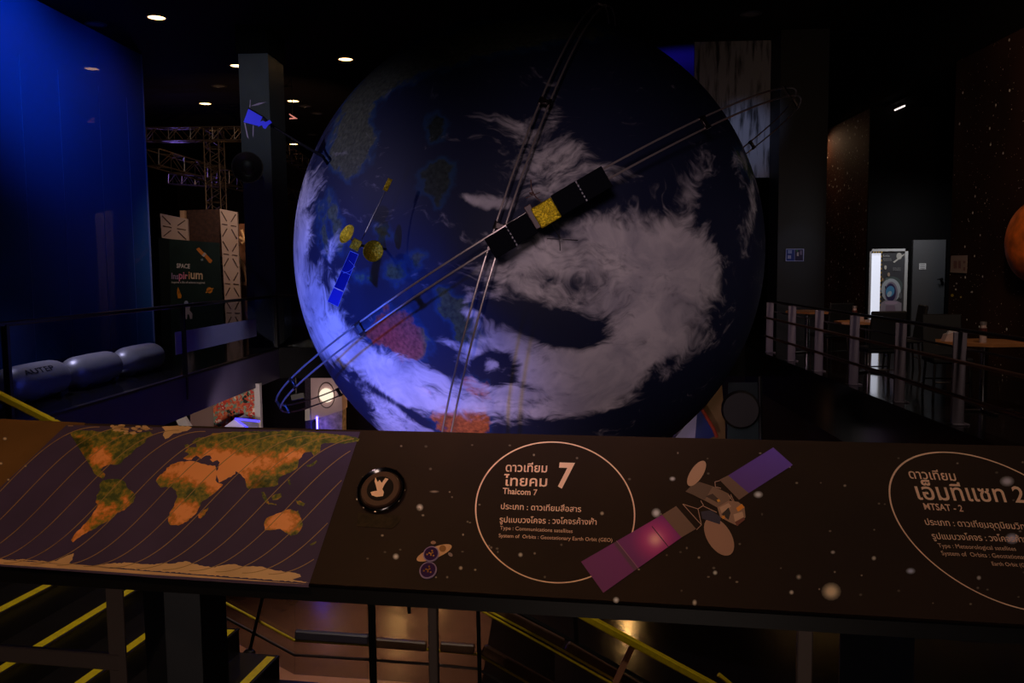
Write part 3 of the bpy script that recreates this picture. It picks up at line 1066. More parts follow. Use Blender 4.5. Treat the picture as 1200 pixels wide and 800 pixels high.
M_LAND = land_mat('orange and green land print', [(58, 76, 24), (124, 118, 32), (208, 124, 38), (240, 158, 92)], 55.0)
CONT = {
    'north_america': [c1(*p) for p in [(300, 100), (330, 88), (400, 90), (450, 96), (475, 78), (520, 84), (560, 100), (600, 98), (640, 92), (655, 108), (625, 124), (620, 140), (580, 165), (560, 190), (535, 205), (520, 225), (500, 235), (470, 232), (440, 245), (430, 258), (450, 275), (440, 296), (420, 285), (400, 270), (385, 240), (382, 190), (400, 150), (390, 125), (360, 118), (330, 120), (305, 112)]],
    'south_america': [c1(*p) for p in [(440, 300), (470, 296), (500, 295), (530, 305), (550, 340), (578, 362), (570, 395), (530, 430), (500, 440), (470, 470), (430, 490), (400, 510), (360, 530), (330, 550), (312, 566), (304, 556), (320, 530), (350, 500), (385, 460), (412, 420), (420, 405), (408, 395), (412, 365), (430, 340), (425, 318)]],
    'africa': [c2(*p) for p in [(-28, 265), (0, 235), (40, 222), (80, 218), (120, 225), (160, 238), (190, 238), (196, 262), (192, 300), (205, 314), (224, 320), (196, 348), (165, 372), (132, 394), (120, 420), (104, 448), (68, 478), (34, 494), (0, 492), (-10, 475), (-4, 440), (16, 410), (30, 370), (24, 346), (0, 330), (-40, 332), (-62, 305), (-50, 285)]],
    'asia': [c2(*p) for p in [(54, 208), (80, 190), (60, 180), (82, 160), (112, 160), (118, 150), (90, 140), (110, 122), (150, 118), (180, 100), (240, 96), (320, 92), (420, 94), (520, 88), (600, 96), (680, 104), (760, 112), (806, 124), (800, 136), (740, 146), (660, 142), (640, 150), (636, 180), (610, 196), (600, 180), (570, 184), (545, 215), (540, 250), (510, 270), (470, 285), (450, 300), (460, 318), (440, 328), (424, 320), (416, 296), (394, 285), (370, 290), (345, 310), (332, 338), (324, 330), (318, 295), (300, 276), (278, 262), (276, 275), (238, 296), (206, 312), (200, 290), (196, 262), (204, 244), (210, 226), (200, 215), (180, 224), (168, 212), (186, 204), (178, 196), (150, 196), (130, 210), (110, 196), (90, 214), (70, 214)]],
    'australia': [c2(*p) for p in [(400, 480), (408, 464), (440, 450), (462, 440), (490, 428), (512, 424), (520, 440), (532, 444), (544, 428), (552, 456), (564, 486), (556, 510), (540, 530), (512, 538), (490, 524), (468, 508), (436, 512), (402, 514)]],
    'island': [c2(*p) for p in [(120, 462), (118, 446), (140, 428), (162, 416), (160, 428), (138, 456), (128, 464)]],
}
ISL = [[(386, 352), (398, 350), (412, 380), (420, 396), (412, 400), (398, 384)], [(430, 372), (446, 360), (470, 356), (474, 372), (456, 384), (436, 386)], [(416, 398), (450, 402), (452, 407), (416, 404)],
       [(530, 386), (552, 388), (574, 400), (566, 412), (540, 402)], [(578, 238), (600, 232), (622, 214), (626, 222), (606, 240), (584, 244)], [(500, 300), (510, 296), (514, 318), (506, 322)],
       [(594, 574), (608, 566), (622, 560), (620, 568), (598, 580)], [(60, 150), (76, 146), (80, 160), (66, 166)]]


def land_poly(mb, pts, seed):
    rng = random.Random(seed)
    out = []
    n = len(pts)
    for i in range(n):                                # ragged coast
        (x0, y0), (x1, y1) = pts[i], pts[(i + 1) % n]
        L = math.hypot(x1 - x0, y1 - y0)
        k = max(1, int(L / 2.5))
        for j in range(k):
            t_ = j / k
            jx, jy = (rng.uniform(-.7, .7), rng.uniform(-.6, .6)) if j else (0, 0)
            out.append((x0 + (x1 - x0) * t_ + jx, y0 + (y1 - y0) * t_ + jy))
    return out


def dryness(x, y):
    """how dry the land is at a spot of the map: deserts orange, tropics and north green"""
    v = .30
    for (cx, cy, rx, ry, s) in ((240, 550, 50, 16, .42), (260, 546, 20, 18, .35), (300, 540, 40, 9, .24), (330, 610, 18, 12, .42), (118, 535, 12, 12, .35), (216, 600, 18, 16, .36), (118, 596, 18, 14, .24), (90, 622, 16, 14, .28), (348, 532, 16, 6, .3), (146, 586, 8, 10, .2), (250, 572, 8, 8, .2),
                                 (213, 578, 20, 7, -.3), (330, 566, 14, 8, -.15), (320, 512, 110, 9, -.1), (128, 578, 14, 12, -.25), (152, 520, 22, 12, -.1)):
        v += s * math.exp(-((x - cx) / rx) ** 2 - ((y - cy) / ry) ** 2)
    return v


def tri_grid(mb, poly, off):
    """fill polygon with small quads so the colour can vary"""
    import bmesh
    bm = bmesh.new()
    vs = [bm.verts.new((x, y, 0)) for x, y in poly]
    f = bm.faces.new(vs)
    bmesh.ops.triangulate(bm, faces=[f])
    for it in range(4):
        ed = [e for e in bm.edges if e.calc_length() > 9]
        if not ed: break
        bmesh.ops.subdivide_edges(bm, edges=ed, cuts=1)
        bmesh.ops.triangulate(bm, faces=[q for q in bm.faces if len(q.verts) > 3])
    bm.verts.index_update()
    P = [bp(v.co.x, v.co.y, off) for v in bm.verts]
    cols = [(max(0.0, min(1.0, dryness(v.co.x, v.co.y) - .29)),) * 3 for v in bm.verts]
    F = [tuple(v.index for v in q.verts) for q in bm.faces]
    mb.add(P, F, False, cols)
    bm.free()


for i, (nm, pts) in enumerate(CONT.items()):
    mb = MB(); tri_grid(mb, land_poly(mb, pts, i), .0013)
    mb.build('continent' if nm != 'island' else 'island', M_LAND, board)
mb = MB()
for k, q in enumerate(ISL):
    tri_grid(mb, land_poly(mb, [c2(*p) for p in q], 50 + k), .0013)
mb.build('island', M_LAND, board)
M_ICE = mat('cream ice print', (206, 168, 120), .5, noise=.12, nscale=12)
ice = MB()
gl = [c1(*p) for p in [(690, 74), (740, 70), (800, 70), (820, 76), (800, 90), (770, 98), (740, 102), (720, 120), (705, 126), (695, 110), (706, 92)]]
ice.poly([bp(x, y, .0013) for x, y in land_poly(None, gl, 7)])
top = [(0, 636), (60, 640), (110, 638), (150, 642), (200, 648), (240, 645), (270, 630), (300, 618), (316, 612), (310, 640), (296, 655), (330, 664), (380, 670), (430, 660), (480, 655), (540, 652), (590, 656), (640, 660), (700, 655), (750, 655), (790, 645), (830, 658), (872, 668)]
P1_ = [c1(*p) for p in top]
P2_ = [c2(*p) for p in [(150, 668), (190, 672), (230, 662), (270, 658), (320, 668), (380, 668), (430, 680), (480, 690), (520, 694), (552, 702), (556, 712), (520, 722), (590, 738)]]
low = [(361.5, 683.5 + 1.2), (180, 673.5), (0, 661.2)]
ice.poly([bp(x, y, .0013) for x, y in land_poly(None, P1_ + P2_, 9)[:-1] + low])
ice.poly([bp(x, y, .0013) for x, y in [(0, 655), (0, 661.2), (-60, 656.5), (-60, 651)]])
rng = random.Random(3)
for k in range(26):
    x = rng.uniform(128, 176); y = 498.5 + rng.uniform(0, 11) * (1 - abs(x - 152) / 40)
    w, h = rng.uniform(1.5, 5), rng.uniform(.8, 2)
    ice.poly([bp(x + w * math.cos(a) * rng.uniform(.7, 1.1), y + h * math.sin(a), .0015) for a in [j * math.pi / 4 for j in range(8)]])
ice.build('ice_cap', M_ICE, board)
tr = MB()
_pp = np.array([q for q in mp_poly])
for k in range(-2, 16):
    x0 = -32 + 31.0 * k
    pts = []
    for j in range(41):
        th = -math.pi / 2 + math.pi * j / 40
        x = x0 + 118 * th / (math.pi / 2)
        yc = 586 + .024 * (x - 200) + (x - 200) * .018
        pts.append((x, yc - 82 * math.sin(th)))
    seg = []
    sd = poly_sd(np.array([p[0] for p in pts]), np.array([p[1] for p in pts]), mp_poly)
    for p, s in zip(pts, sd):
        if s > .8:
            seg.append(p)
    for a, b in zip(seg[:-1], seg[1:]):
        if math.hypot(a[0] - b[0], a[1] - b[1]) > 30: continue
        d = Vector((b[0] - a[0], b[1] - a[1])); d.normalize(); nx, ny = -d.y * .42, d.x * .42
        tr.poly([bp(a[0] + nx, a[1] + ny, .0019), bp(b[0] + nx, b[1] + ny, .0019), bp(b[0] - nx, b[1] - ny, .0019), bp(a[0] - nx, a[1] - ny, .0019)])
tr.build('track_line', mat('yellow track line print', (150, 118, 66), .5), board)

# --- printed stars
def soft_disc(mb, x, y, rx, ry, core, rot=0.0, off=.0009, edge=(42, 29, 22)):
    n = 14
    cx, cy = x, y
    rings = [(0.0, 1.0), (.35, .85), (.7, .3), (1.0, 0.0)]
    P, Cc, F = [bp(x, y, off)], [lin(core)], []
    e = np.array(lin(edge)); c = np.array(lin(core))
    for r, w in rings[1:]:
        for k in range(n):
            a = 2 * math.pi * k / n
            dx, dy = rx * r * math.cos(a), ry * r * math.sin(a)
            P.append(bp(x + dx * math.cos(rot) - dy * math.sin(rot), y + dx * math.sin(rot) + dy * math.cos(rot), off))
            Cc.append(tuple(e + (c - e) * w))
    for k in range(n):
        F.append((0, 1 + k, 1 + (k + 1) % n))
    for i in range(2):
        for k in range(n):
            F.append((1 + i * n + k, 1 + i * n + (k + 1) % n, 1 + (i + 1) * n + (k + 1) % n, 1 + (i + 1) * n + k))
    mb.add(P, F, False, [tuple(q) for q in Cc])


M_TINT = vcol_mat('printed colours', .6)
st = MB()
rng = random.Random(11)
for (x, y, rx, ry, c) in [(974, 693, 12, 11, (250, 226, 190)), (492, 594.5, 4.5, 4.5, (235, 225, 220)), (464, 652, 4, 4, (220, 214, 214)), (769, 601, 6, 6, (225, 228, 240)), (888.5, 579.5, 6, 4.5, (225, 228, 240)),
                           (722, 703, 4, 4, (220, 225, 235)), (1067, 669, 6, 4, (190, 200, 235)), (1180, 564, 9, 6.5, (200, 196, 220)), (1186, 631, 9, 7, (200, 200, 240)), (788, 561, 4, 3, (210, 210, 220)), (838, 671, 3, 3, (220, 220, 220)),
                           (936, 676, 3.5, 3.5, (220, 210, 200)), (927.5, 694, 3, 3, (220, 210, 200)), (1024, 654, 3, 3, (210, 200, 190)), (936, 676, 3, 3, (220, 200, 190)), (976, 647, 3, 2.4, (200, 190, 190)), (610, 650, 3, 3, (200, 190, 180)),
                           (705.5, 601.5, 2.6, 2.6, (190, 170, 150)), (540, 665.5, 2.6, 2.6, (190, 170, 150)), (814, 706, 3, 4, (200, 190, 180)), (6, 514, 3, 2.2, (210, 190, 170)), (1, 543, 3, 2, (210, 190, 170)), (10, 562, 2, 1.6, (190, 170, 150)), (509, 576, 6, 1.6, (150, 130, 120)), (30, 546, 1.8, 1.6, (190, 170, 150)), (1147, 677, 3, 3, (200, 190, 190))]:
    soft_disc(st, x, y, rx, ry, c)
for k in range(95):
    x = rng.uniform(380, 1230); y = 520 + (x - 600) * .03 + rng.uniform(0, 175)
    if y > 690 + (x - 600) * .05: continue
    if x < 430 - (y - 505) * .35: continue
    b = rng.uniform(80, 175)
    soft_disc(st, x, y, rng.uniform(1.2, 2.2), rng.uniform(1.1, 1.8), (b, b * .9, b * .82))
st.build('star_print', M_TINT, board)

# --- text circles
M_PRINT = mat('cream lettering', (246, 204, 176), .5)
M_PRINT2 = mat('dim cream lettering', (226, 184, 156), .5)
ci = MB()
def ring(cx, cy, p, q, w, off=.0012):
    n = 120
    for k in range(n):
        a0, a1 = 2 * math.pi * k / n, 2 * math.pi * (k + 1) / n
        P = []
        for a, s in ((a0, 1 + w), (a1, 1 + w), (a1, 1 - w), (a0, 1 - w)):
            P.append(bp(cx + (p[0] * math.cos(a) + q[0] * math.sin(a)) * s, cy + (p[1] * math.cos(a) + q[1] * math.sin(a)) * s, off))
        ci.poly(P)
ring(650.6, 600.4, (93, .5), (3.6, 82.4), .0085)
ring(1170, 624, (110, 0), (65, 94), .008)
ci.build('circle_print', M_PRINT, board)


def words_on_board(lines, m):
    mb = MB()
    for (body, p0, p1, asp, lean, bold) in lines:
        add_text(mb, body, p0, p1, bmap(.0014), asp, lean, bold)
    return mb.build('lettering', m, board)


words_on_board([
    ('ดาวเทียม', (592.5, 552.5), (641, 553.5), 1.0, .06, .012), ('ไทยคม', (590, 569), (641, 570), .86, .06, .014), ('7', (652.5, 570.5), (670.5, 571), 1.15, .12, .03),
    ('Thaicom 7', (589, 578.5), (629.5, 580.5), 1.05, .05, .014)], M_PRINT)
words_on_board([
    ('ประเภท : ดาวเทียมสื่อสาร', (587, 596.5), (681, 600), 1.0, .05, .006), ('รูปแบบวงโคจร : วงโคจรค้างฟ้า', (585.5, 612), (699, 615), 1.0, .05, .006)], M_PRINT)
words_on_board([
    ('Type : Communications satellites', (586, 620.5), (671, 624.5), .98, .05, 0), ('System of  Orbits : Geostationary Earth Orbit (GEO)', (584.5, 629.5), (717.5, 635), .98, .05, 0)], M_PRINT2)
words_on_board([
    ('ดาวเทียม', (1066, 560.5), (1121, 563.5), .95, -.3, .012), ('เอ็มทีแซท 2', (1076, 585), (1203, 589), .95, -.32, .014), ('MTSAT - 2', (1083.5, 597), (1129, 599.5), 1.05, -.3, .012)], M_PRINT)
words_on_board([
    ('ประเภท : ดาวเทียมอุตุนิยมวิทยา', (1085, 615), (1212, 621), 1.0, -.35, .006), ('รูปแบบวงโคจร : วงโคจรค้างฟ้า', (1093, 631.5), (1216, 636), 1.0, -.35, .006)], M_PRINT)
words_on_board([
    ('Type : Meteorological satellites', (1100, 641.5), (1191, 645.5), .98, -.4, 0), ('System of  Orbits : Geostationary', (1104, 650.5), (1206, 655.5), .98, -.4, 0), ('Earth Orbit (GEO)', (1163, 662.5), (1212, 665), .98, -.4, 0)], M_PRINT2)

# --- printed satellite picture
def c4(x, y): return (800 + x / 6.15, 530 + y / 6.15)
sat = MB()
def sp(pts, c, off=.002):
    sat.poly([bp(x, y, off) for x, y in pts], [lin(c)] * len(pts))
def sl(a, b, w, c, off=.0026):
    d = Vector((b[0] - a[0], b[1] - a[1])); d.normalize(); nx, ny = -d.y * w, d.x * w
    sp([(a[0] + nx, a[1] + ny), (b[0] + nx, b[1] + ny), (b[0] - nx, b[1] - ny), (a[0] - nx, a[1] - ny)], c, off)
def ell(cx, cy, a, b, rot, c, off):
    r = math.radians(rot)
    sp([(cx + a * math.cos(t) * math.cos(r) - b * math.sin(t) * math.sin(r), cy + a * math.cos(t) * math.sin(r) + b * math.sin(t) * math.cos(r)) for t in [k * math.pi / 14 for k in range(28)]], c, off)
def grad_quad(A, B, C, D, fn, nu=44, nv=18, off=.002):
    P, Cc, F = [], [], []
    for i in range(nu + 1):
        for j in range(nv + 1):
            u, v = i / nu, j / nv
            x = (A[0] * (1 - u) + B[0] * u) * (1 - v) + (D[0] * (1 - u) + C[0] * u) * v
            y = (A[1] * (1 - u) + B[1] * u) * (1 - v) + (D[1] * (1 - u) + C[1] * u) * v
            P.append(bp(x, y, off)); Cc.append(lin(fn(x, y, u, v)))
    for i in range(nu):
        for j in range(nv):
            a = i * (nv + 1) + j
            F.append((a, a + nv + 1, a + nv + 2, a + 1))
    sat.add(P, F, False, Cc)
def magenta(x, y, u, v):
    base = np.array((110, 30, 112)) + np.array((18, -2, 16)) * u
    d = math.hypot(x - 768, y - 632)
    g = math.exp(-(d / 9.5) ** 2); g2 = math.exp(-(d / 24) ** 4)  # pale pink spot fading out into the magenta panel colour
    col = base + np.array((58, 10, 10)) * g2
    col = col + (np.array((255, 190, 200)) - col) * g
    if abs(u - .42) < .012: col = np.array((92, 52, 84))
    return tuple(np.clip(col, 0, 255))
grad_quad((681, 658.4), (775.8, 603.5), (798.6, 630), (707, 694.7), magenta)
def violet(x, y, u, v):
    return tuple(np.array((88, 44, 150)) + np.array((14, 18, 50)) * u)
grad_quad((853.2, 557.4), (906, 524.6), (929, 545), (877.3, 578), violet, 20, 8)
sp([(775.8, 603.5), (792.3, 593.3), (815.7, 620), (798.6, 630)], (118, 88, 74), .0024)
sp([(843, 562.5), (853.2, 557.4), (877.3, 578), (866, 586)], (118, 88, 74), .0024)
sl((764, 617), (784, 642), .5, (40, 20, 36)); sl((722.5, 634), (748, 666), .35, (150, 100, 130))
sp([c4(*p) for p in [(20, 285), (60, 245), (120, 215), (240, 255), (330, 300), (350, 335), (300, 375), (250, 400), (160, 350), (80, 310)]], (128, 98, 80), .0024)
sp([c4(*p) for p in [(20, 285), (60, 245), (120, 215), (215, 250), (160, 345), (80, 310)]], (100, 76, 62), .0026)
sp([c4(*p) for p in [(165, 320), (215, 300), (270, 350), (250, 365)]], (66, 44, 34), .0028)
ell(*c4(100, 155), 105 / 6.15, 45 / 6.15, -57, (190, 148, 120), .003)
ell(*c4(262, 610), 152 / 6.15, 86 / 6.15, 58, (172, 128, 108), .0026)
sp([c4(*p) for p in [(132, 430), (205, 420), (275, 470), (268, 522), (140, 480)]], (42, 36, 66), .003)
sp([c4(*p) for p in [(250, 400), (330, 350), (400, 360), (445, 395), (452, 470), (395, 532), (335, 505), (270, 470)]], (160, 122, 100), .0028)
sp([c4(*p) for p in [(265, 400), (330, 368), (350, 392), (280, 440)]], (196, 158, 132), .003)
sp([c4(*p) for p in [(280, 450), (330, 400), (345, 440), (330, 490)]], (40, 26, 22), .0032)
sp([c4(*p) for p in [(365, 450), (430, 430), (440, 470), (380, 522)]], (206, 166, 140), .0032)
sp([c4(*p) for p in [(375, 505), (440, 470), (448, 488), (390, 535)]], (120, 60, 44), .0034)
sp([c4(*p) for p in [(385, 405), (425, 375), (445, 400), (398, 432)]], (240, 150, 30), .0034)
sp([c4(*p) for p in [(245, 345), (262, 340), (272, 356), (252, 362)]], (226, 160, 40), .0034)
sp([c4(*p) for p in [(280, 465), (300, 458), (306, 476), (288, 484)]], (226, 150, 40), .0034)
sl(c4(330, 310), c4(365, 360), .5, (170, 130, 110)); sl(c4(345, 305), c4(370, 355), .4, (170, 130, 110))
for a, b in (((0, 375), (135, 525)), ((135, 525), (110, 410)), ((110, 410), (0, 375)), ((110, 410), (150, 385)), ((150, 385), (130, 350)), ((150, 390), (245, 435)), ((235, 250), (232, 215)), ((232, 215), (268, 206)), ((235, 250), (275, 262))):
    sl(c4(*a), c4(*b), .4, (176, 140, 124))
sl(c4(100, 560), c4(135, 525), .4, (176, 140, 124))
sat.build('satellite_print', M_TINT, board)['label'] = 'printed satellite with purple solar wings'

# --- the little satellite print and the two badges
sat = MB()
ell(509, 648, 22, 6.5, -22, (206, 158, 112), .002)
ell(519, 643, 4, 4, 0, (140, 92, 28), .0026)
ell(508, 636, 3, 2, 0, (150, 110, 90), .0024); ell(528, 650, 3, 2, 40, (130, 110, 110), .0024)
sat.build('satellite_print', M_TINT, board)
for (x, y, r) in ((505.5, 649.5, 9.0), (502, 668.5, 9.6)):
    k = 2.15 / 1000
    b = MB(); b.lathe(bp(x, y, 0), E_N, [(r * k * 1.02, 0), (r * k * 1.02, .004), (r * k * .92, .0045)], 28)
    o = b.build('badge', mat('lilac badge rim', (150, 130, 170), .6, spec=.1), board)
    MB().lathe(bp(x, y, .0045), E_N, [(r * k * .88, 0), (r * k * .86, .0008)], 28).build('badge_face', mat('dark violet badge', (50, 20, 74), .6, spec=.1), o)
    e = MB()
    rr = random.Random(int(x))
    for q in range(9):
        a = q * .7; d = (q % 3) * .2 * r * k
        e.lathe(bp(x, y, .0053) + E_U * d * math.cos(a) * 1.2 + E_V * d * math.sin(a), E_N, [(.0022, 0), (.0016, .0014), (.0002, .002)], 8)
    e.build('badge_emblem', mat('gold emblem', (230, 170, 50), .3, .6), o)

# --- push button
pc = bp(447, 575, 0)
KB = (pc - EYE).dot(CF) / 1000
bt = thing('push_button', 'round chrome rimmed push button on the board beside the map', 'push button', pc)
rb_ = 29.5 * KB
MB().lathe(pc, E_N, [(rb_ * .97, 0), (rb_ * 1.0, .004), (rb_ * 1.0, .008), (rb_ * .97, .012), (rb_ * .93, .0135), (rb_ * .89, .012), (rb_ * .80, .007), (rb_ * .80, .004)], 48).build('bezel', mat('black chrome', (120, 116, 116), .14, 1.0), bt)
MB().lathe(pc, E_N, [(rb_ * .79, .004), (rb_ * .78, .010), (rb_ * .74, .0125), (rb_ * .56, .0132), (.001, .0135)], 48).build('cap', mat('brown button cap', (74, 52, 38), .55, spec=.15), bt)
MB().lathe(pc + E_N * .0134, E_N, [(rb_ * .54, 0), (rb_ * .53, .0006)], 40).build('emblem_disc', mat('black emblem disc', (20, 14, 12), .6, spec=.1), bt)
em = MB()
epts = [(325, 212), (352, 268), (372, 240), (398, 276), (440, 218), (478, 232), (432, 292), (405, 350), (424, 384), (412, 430), (340, 440), (282, 420), (268, 385), (312, 372), (345, 368), (328, 300), (314, 258)]
em.poly([bp(410 + (x - 4) / 10 - .4, 540 + y / 10 + 1.2, .0146) for x, y in epts])
em.build('emblem', mat('cream emblem', (236, 190, 150), .5), bt)
nt_ = MB()
for k in range(12):
    a = 2 * math.pi * k / 12
    nt_.lathe(pc + E_U * math.cos(a) * rb_ * .985 + E_V * math.sin(a) * rb_ * .985 + E_N * .009, E_N, [(.0024, 0), (.0016, .002)], 8)
nt_.build('rim_stud', M_CHROME, bt)
lb = MB(); lb.prism([bp(x, y, .0006) for x, y in [(420, 601), (470, 604), (468, 612), (460, 619.5), (418, 616.5)]], E_N * .0008)
lb.build('sticker', mat('worn brown sticker', (44, 34, 20), .6, noise=.4, nscale=80, spec=.1), board)

# ------------------------------------------------------------------ guard rail behind the board
M_POST = mat('brown grey steel post', (120, 102, 94), .5, .2)
def rail_pt(x, z, h=.30):
    """point of the upright plane h metres behind the board's front edge, seen at picture column x"""
    d = ray(x, 745)
    p = EYE + d * ((B_O + E_H * h - EYE).dot(E_H) / d.dot(E_H))
    p.z = z
    return p
gr = thing('guard_rail', 'steel guard rail standing under the information board', 'guard rail', rail_pt(600, 0))
for x, w in ((137, .055), (508, .026), (943, .038)):
    p = rail_pt(x, 0)
    MB().bar(p, p + Vector((0, 0, .86)), .02 if w < .05 else .012, w, up=E_U, bev=.003).build('post', M_POST, gr)
MB().bar(rail_pt(-160, .46), rail_pt(140, .46), .02, .05, bev=.004).build('cross_rail', M_POST, gr)
MB().bar(rail_pt(-160, .22), rail_pt(1350, .22), .02, .05, bev=.004).build('cross_rail', M_POST, gr)

# ------------------------------------------------------------------ stairs going down to the right
E_S = ray(775, 309); E_S.z = 0; E_S.normalize()        # along the step edges
E_R = Vector((E_S.y, -E_S.x, 0))                       # down the flight
S0 = atD(75, 744, 4.95)
RUN, RISE = .285, .17
M_STEP = mat('dark glossy step', (26, 22, 22), .25, noise=.2, nscale=6)
stairs = thing('staircase', 'dark staircase with yellow edged steps going down below the board', 'staircase', (S0.x, S0.y, -4.0))
s_near, s_far = -2.6, (atD(320, 757, 5.8) - S0).dot(E_S)
for k in range(-4, 7):
    c = S0 + E_R * RUN * k - Vector((0, 0, RISE * k))
    b = MB()
    q = lambda r, s, z: c + E_R * r + E_S * s + Vector((0, 0, z))
    vs = [q(r, s, z) for r in (-RUN - .02, 0) for s in (s_near, s_far) for z in (-RISE - .03, 0)]
    b.add(vs, [(0, 1, 3, 2), (4, 6, 7, 5), (0, 4, 5, 1), (2, 3, 7, 6), (0, 2, 6, 4), (1, 5, 7, 3)])
    stp = b.build('step', M_STEP, stairs)
    n = MB()
    vs = [q(r, s, z) for r in (-.072, -.014) for s in (s_near, s_far - .03) for z in (0.0005, .003)]
    n.add(vs, [(0, 1, 3, 2), (4, 6, 7, 5), (0, 4, 5, 1), (2, 3, 7, 6), (0, 2, 6, 4), (1, 5, 7, 3)])
    n.build('yellow_nosing', M_YELLOW, stp)
    n = MB()
    vs = [q(r, s, z) for r in (-.006, .004) for s in (s_near, s_far) for z in (-.012, .002)]
    n.add(vs, [(0, 1, 3, 2), (4, 6, 7, 5), (0, 4, 5, 1), (2, 3, 7, 6), (0, 2, 6, 4), (1, 5, 7, 3)])
    n.build('metal_edge', M_DSTEEL, stp)
k = 7
c = S0 + E_R * RUN * k - Vector((0, 0, RISE * k))
ld = MB()
vs = [c + E_R * r + E_S * s + Vector((0, 0, z)) for r in (-RUN, .9) for s in (s_near, s_far) for z in (-.2, 0)]
ld.add(vs, [(0, 1, 3, 2), (4, 6, 7, 5), (0, 4, 5, 1), (2, 3, 7, 6), (0, 2, 6, 4), (1, 5, 7, 3)])
ld.build('landing', M_STEP, stairs)
st_ = MB()
for s in (s_near + .05, s_far - .12):
    p0 = S0 + E_R * RUN * -5 + E_S * s - Vector((0, 0, -RISE * 5 + .32)); p1 = S0 + E_R * RUN * 7 + E_S * s - Vector((0, 0, RISE * 7 + .32))
    st_.bar(p0, p1, .06, .26)
st_.build('stringer', M_BLACK, stairs)
ps = MB()
c = S0 + E_R * RUN * 3 - Vector((0, 0, RISE * 3))
# ---- handrail along the far side of the flight (yellow)
YH = 5.95
def hp(x, y, Y=YH): return atY(x, y, Y)
hr = thing('handrail', 'yellow handrail at the left edge behind the board', 'handrail', hp(30, 478) - Vector((0, 0, .9)))
MB().bar(hp(-90, 418), hp(62, 494.5), .05, .05, bev=.008).bar(hp(62, 494.5), hp(150, 541), .05, .05, bev=.008).build('grip', M_YELLOW, hr)
b = MB()
for x, y in ((-60, 432), (110, 520)):
    p = hp(x, y); b.tube([p, Vector((p.x, p.y, p.z - 1.0))], .018)
b.build('baluster', M_DSTEEL, hr)
hr2 = thing('handrail', 'broad yellow handrail sloping down at the lower right under the board', 'handrail', hp(760, 762, 6.2) - Vector((0, 0, .9)))
MB().bar(hp(600, 676, 6.2), hp(900, 838, 6.2), .06, .055, bev=.008).build('grip', M_YELLOW, hr2)
b = MB(); b.bar(hp(741, 757, 6.25), hp(721, 800, 6.25), .045, .02, up=(0, 1, 0)); b.bar(hp(846, 812, 6.25), hp(826, 855, 6.25), .045, .02, up=(0, 1, 0))
b.build('baluster', mat('pinkish brass post', (190, 130, 100), .4), hr2)
b = MB(); b.tube([hp(842, 790, 6.3), hp(858, 803, 6.3)], .018); b.build('end_cap', M_YELLOW, hr2)

# ---- glass balustrades of the lower flight
M_WOOD_R = mat('brown wooden handrail', (104, 74, 56), .4, noise=.2, nscale=10)
bal = thing('stair_balustrade', 'tinted glass stair balustrade with a thin yellow strip below the board', 'balustrade', hp(450, 800, 6.6))
YA = 6.6
A = [(190, 668), (248, 697.5), (345, 750), (430, 755.5), (502, 761), (560, 766.5), (650, 818)]
for a, b_ in zip(A[:-1], A[1:]):
    p0, p1 = hp(*a, YA), hp(*b_, YA)
    q0, q1 = hp(a[0], a[1] + 20, YA), hp(b_[0], b_[1] + 20, YA)
MB().tube([hp(*a, YA) for a in A], .011, 8).build('yellow_strip', M_YELLOW, bal)
MB().tube([hp(a[0], a[1] + 17, YA) for a in A], .012, 8).build('lower_tube', M_DSTEEL, bal)
g = MB()
for a, b_ in zip(A[:-1], A[1:]):
    g.prism([hp(a[0], a[1] - 62, YA + .03), hp(b_[0], b_[1] - 62, YA + .03), hp(b_[0], b_[1] + 40, YA + .03), hp(a[0], a[1] + 40, YA + .03)], (0, .012, 0))
g.build('glass_panel', M_DGLASS, bal)
b = MB(); b.bar(hp(346, 743, YA - .02), hp(432, 749, YA - .02), .05, .075, bev=.01); b.build('handrail_cap', mat('grey violet cap', (92, 84, 100), .4), bal)
b = MB(); b.bar(hp(436, 752, YA - .02), hp(500, 757, YA - .02), .05, .075, bev=.01); b.bar(hp(516, 757, YA - .02), hp(556, 760, YA - .02), .05, .075, bev=.01)
b.bar(hp(566, 760, YA - .02), hp(648, 806, YA - .02), .05, .085, bev=.01)
b.build('handrail_cap', M_WOOD_R, bal)
for x, y0, y1, w in ((436, 690, 815, .055), (478, 690, 718, .024), (561, 700, 830, .03)):
    MB().bar(hp(x - 1, y0, YA - .06), hp(x + 2, y1, YA - .06), w, .03, up=(0, 1, 0)).build('post', M_BLACK, bal)
b = MB(); b.tube([hp(310, 690, YA - .05), hp(292, 765, YA - .05)], .014); b.lathe(hp(292, 765, YA - .05), (0, 0, 1), [(.05, 0), (.04, .02), (.016, .03)], 16)
b.build('post', M_DSTEEL, bal)
bal2 = thing('stair_balustrade', 'twin yellow lined wooden rail sloping down right of the landing', 'balustrade', hp(640, 800, 6.35))
Bq = [(470, 708.5), (500, 710.5), (562, 714), (640, 757), (730, 808)]
MB().tube([hp(*a, 6.35) for a in Bq], .011, 8).build('yellow_strip', M_YELLOW, bal2)
MB().tube([hp(*a, 6.35) for a in [(566, 712), (640, 751), (734, 804)]], .010, 8).build('yellow_strip', M_YELLOW, bal2)
b = MB(); b.bar(hp(574, 710, 6.4), hp(660, 754, 6.4), .05, .075, bev=.01); b.bar(hp(664, 756, 6.4), hp(752, 808, 6.4), .05, .075, bev=.01)
b.build('handrail_cap', M_WOOD_R, bal2)
b = MB(); b.tube([hp(600, 712, 6.5), hp(690, 762, 6.5), hp(770, 806, 6.5)], .018); b.build('tube', M_BLACK, bal2)
b = MB(); b.bar(hp(674, 716, 6.5), hp(676, 770, 6.5), .035, .03, up=(0, 1, 0)); b.build('post', M_BLACK, bal2)
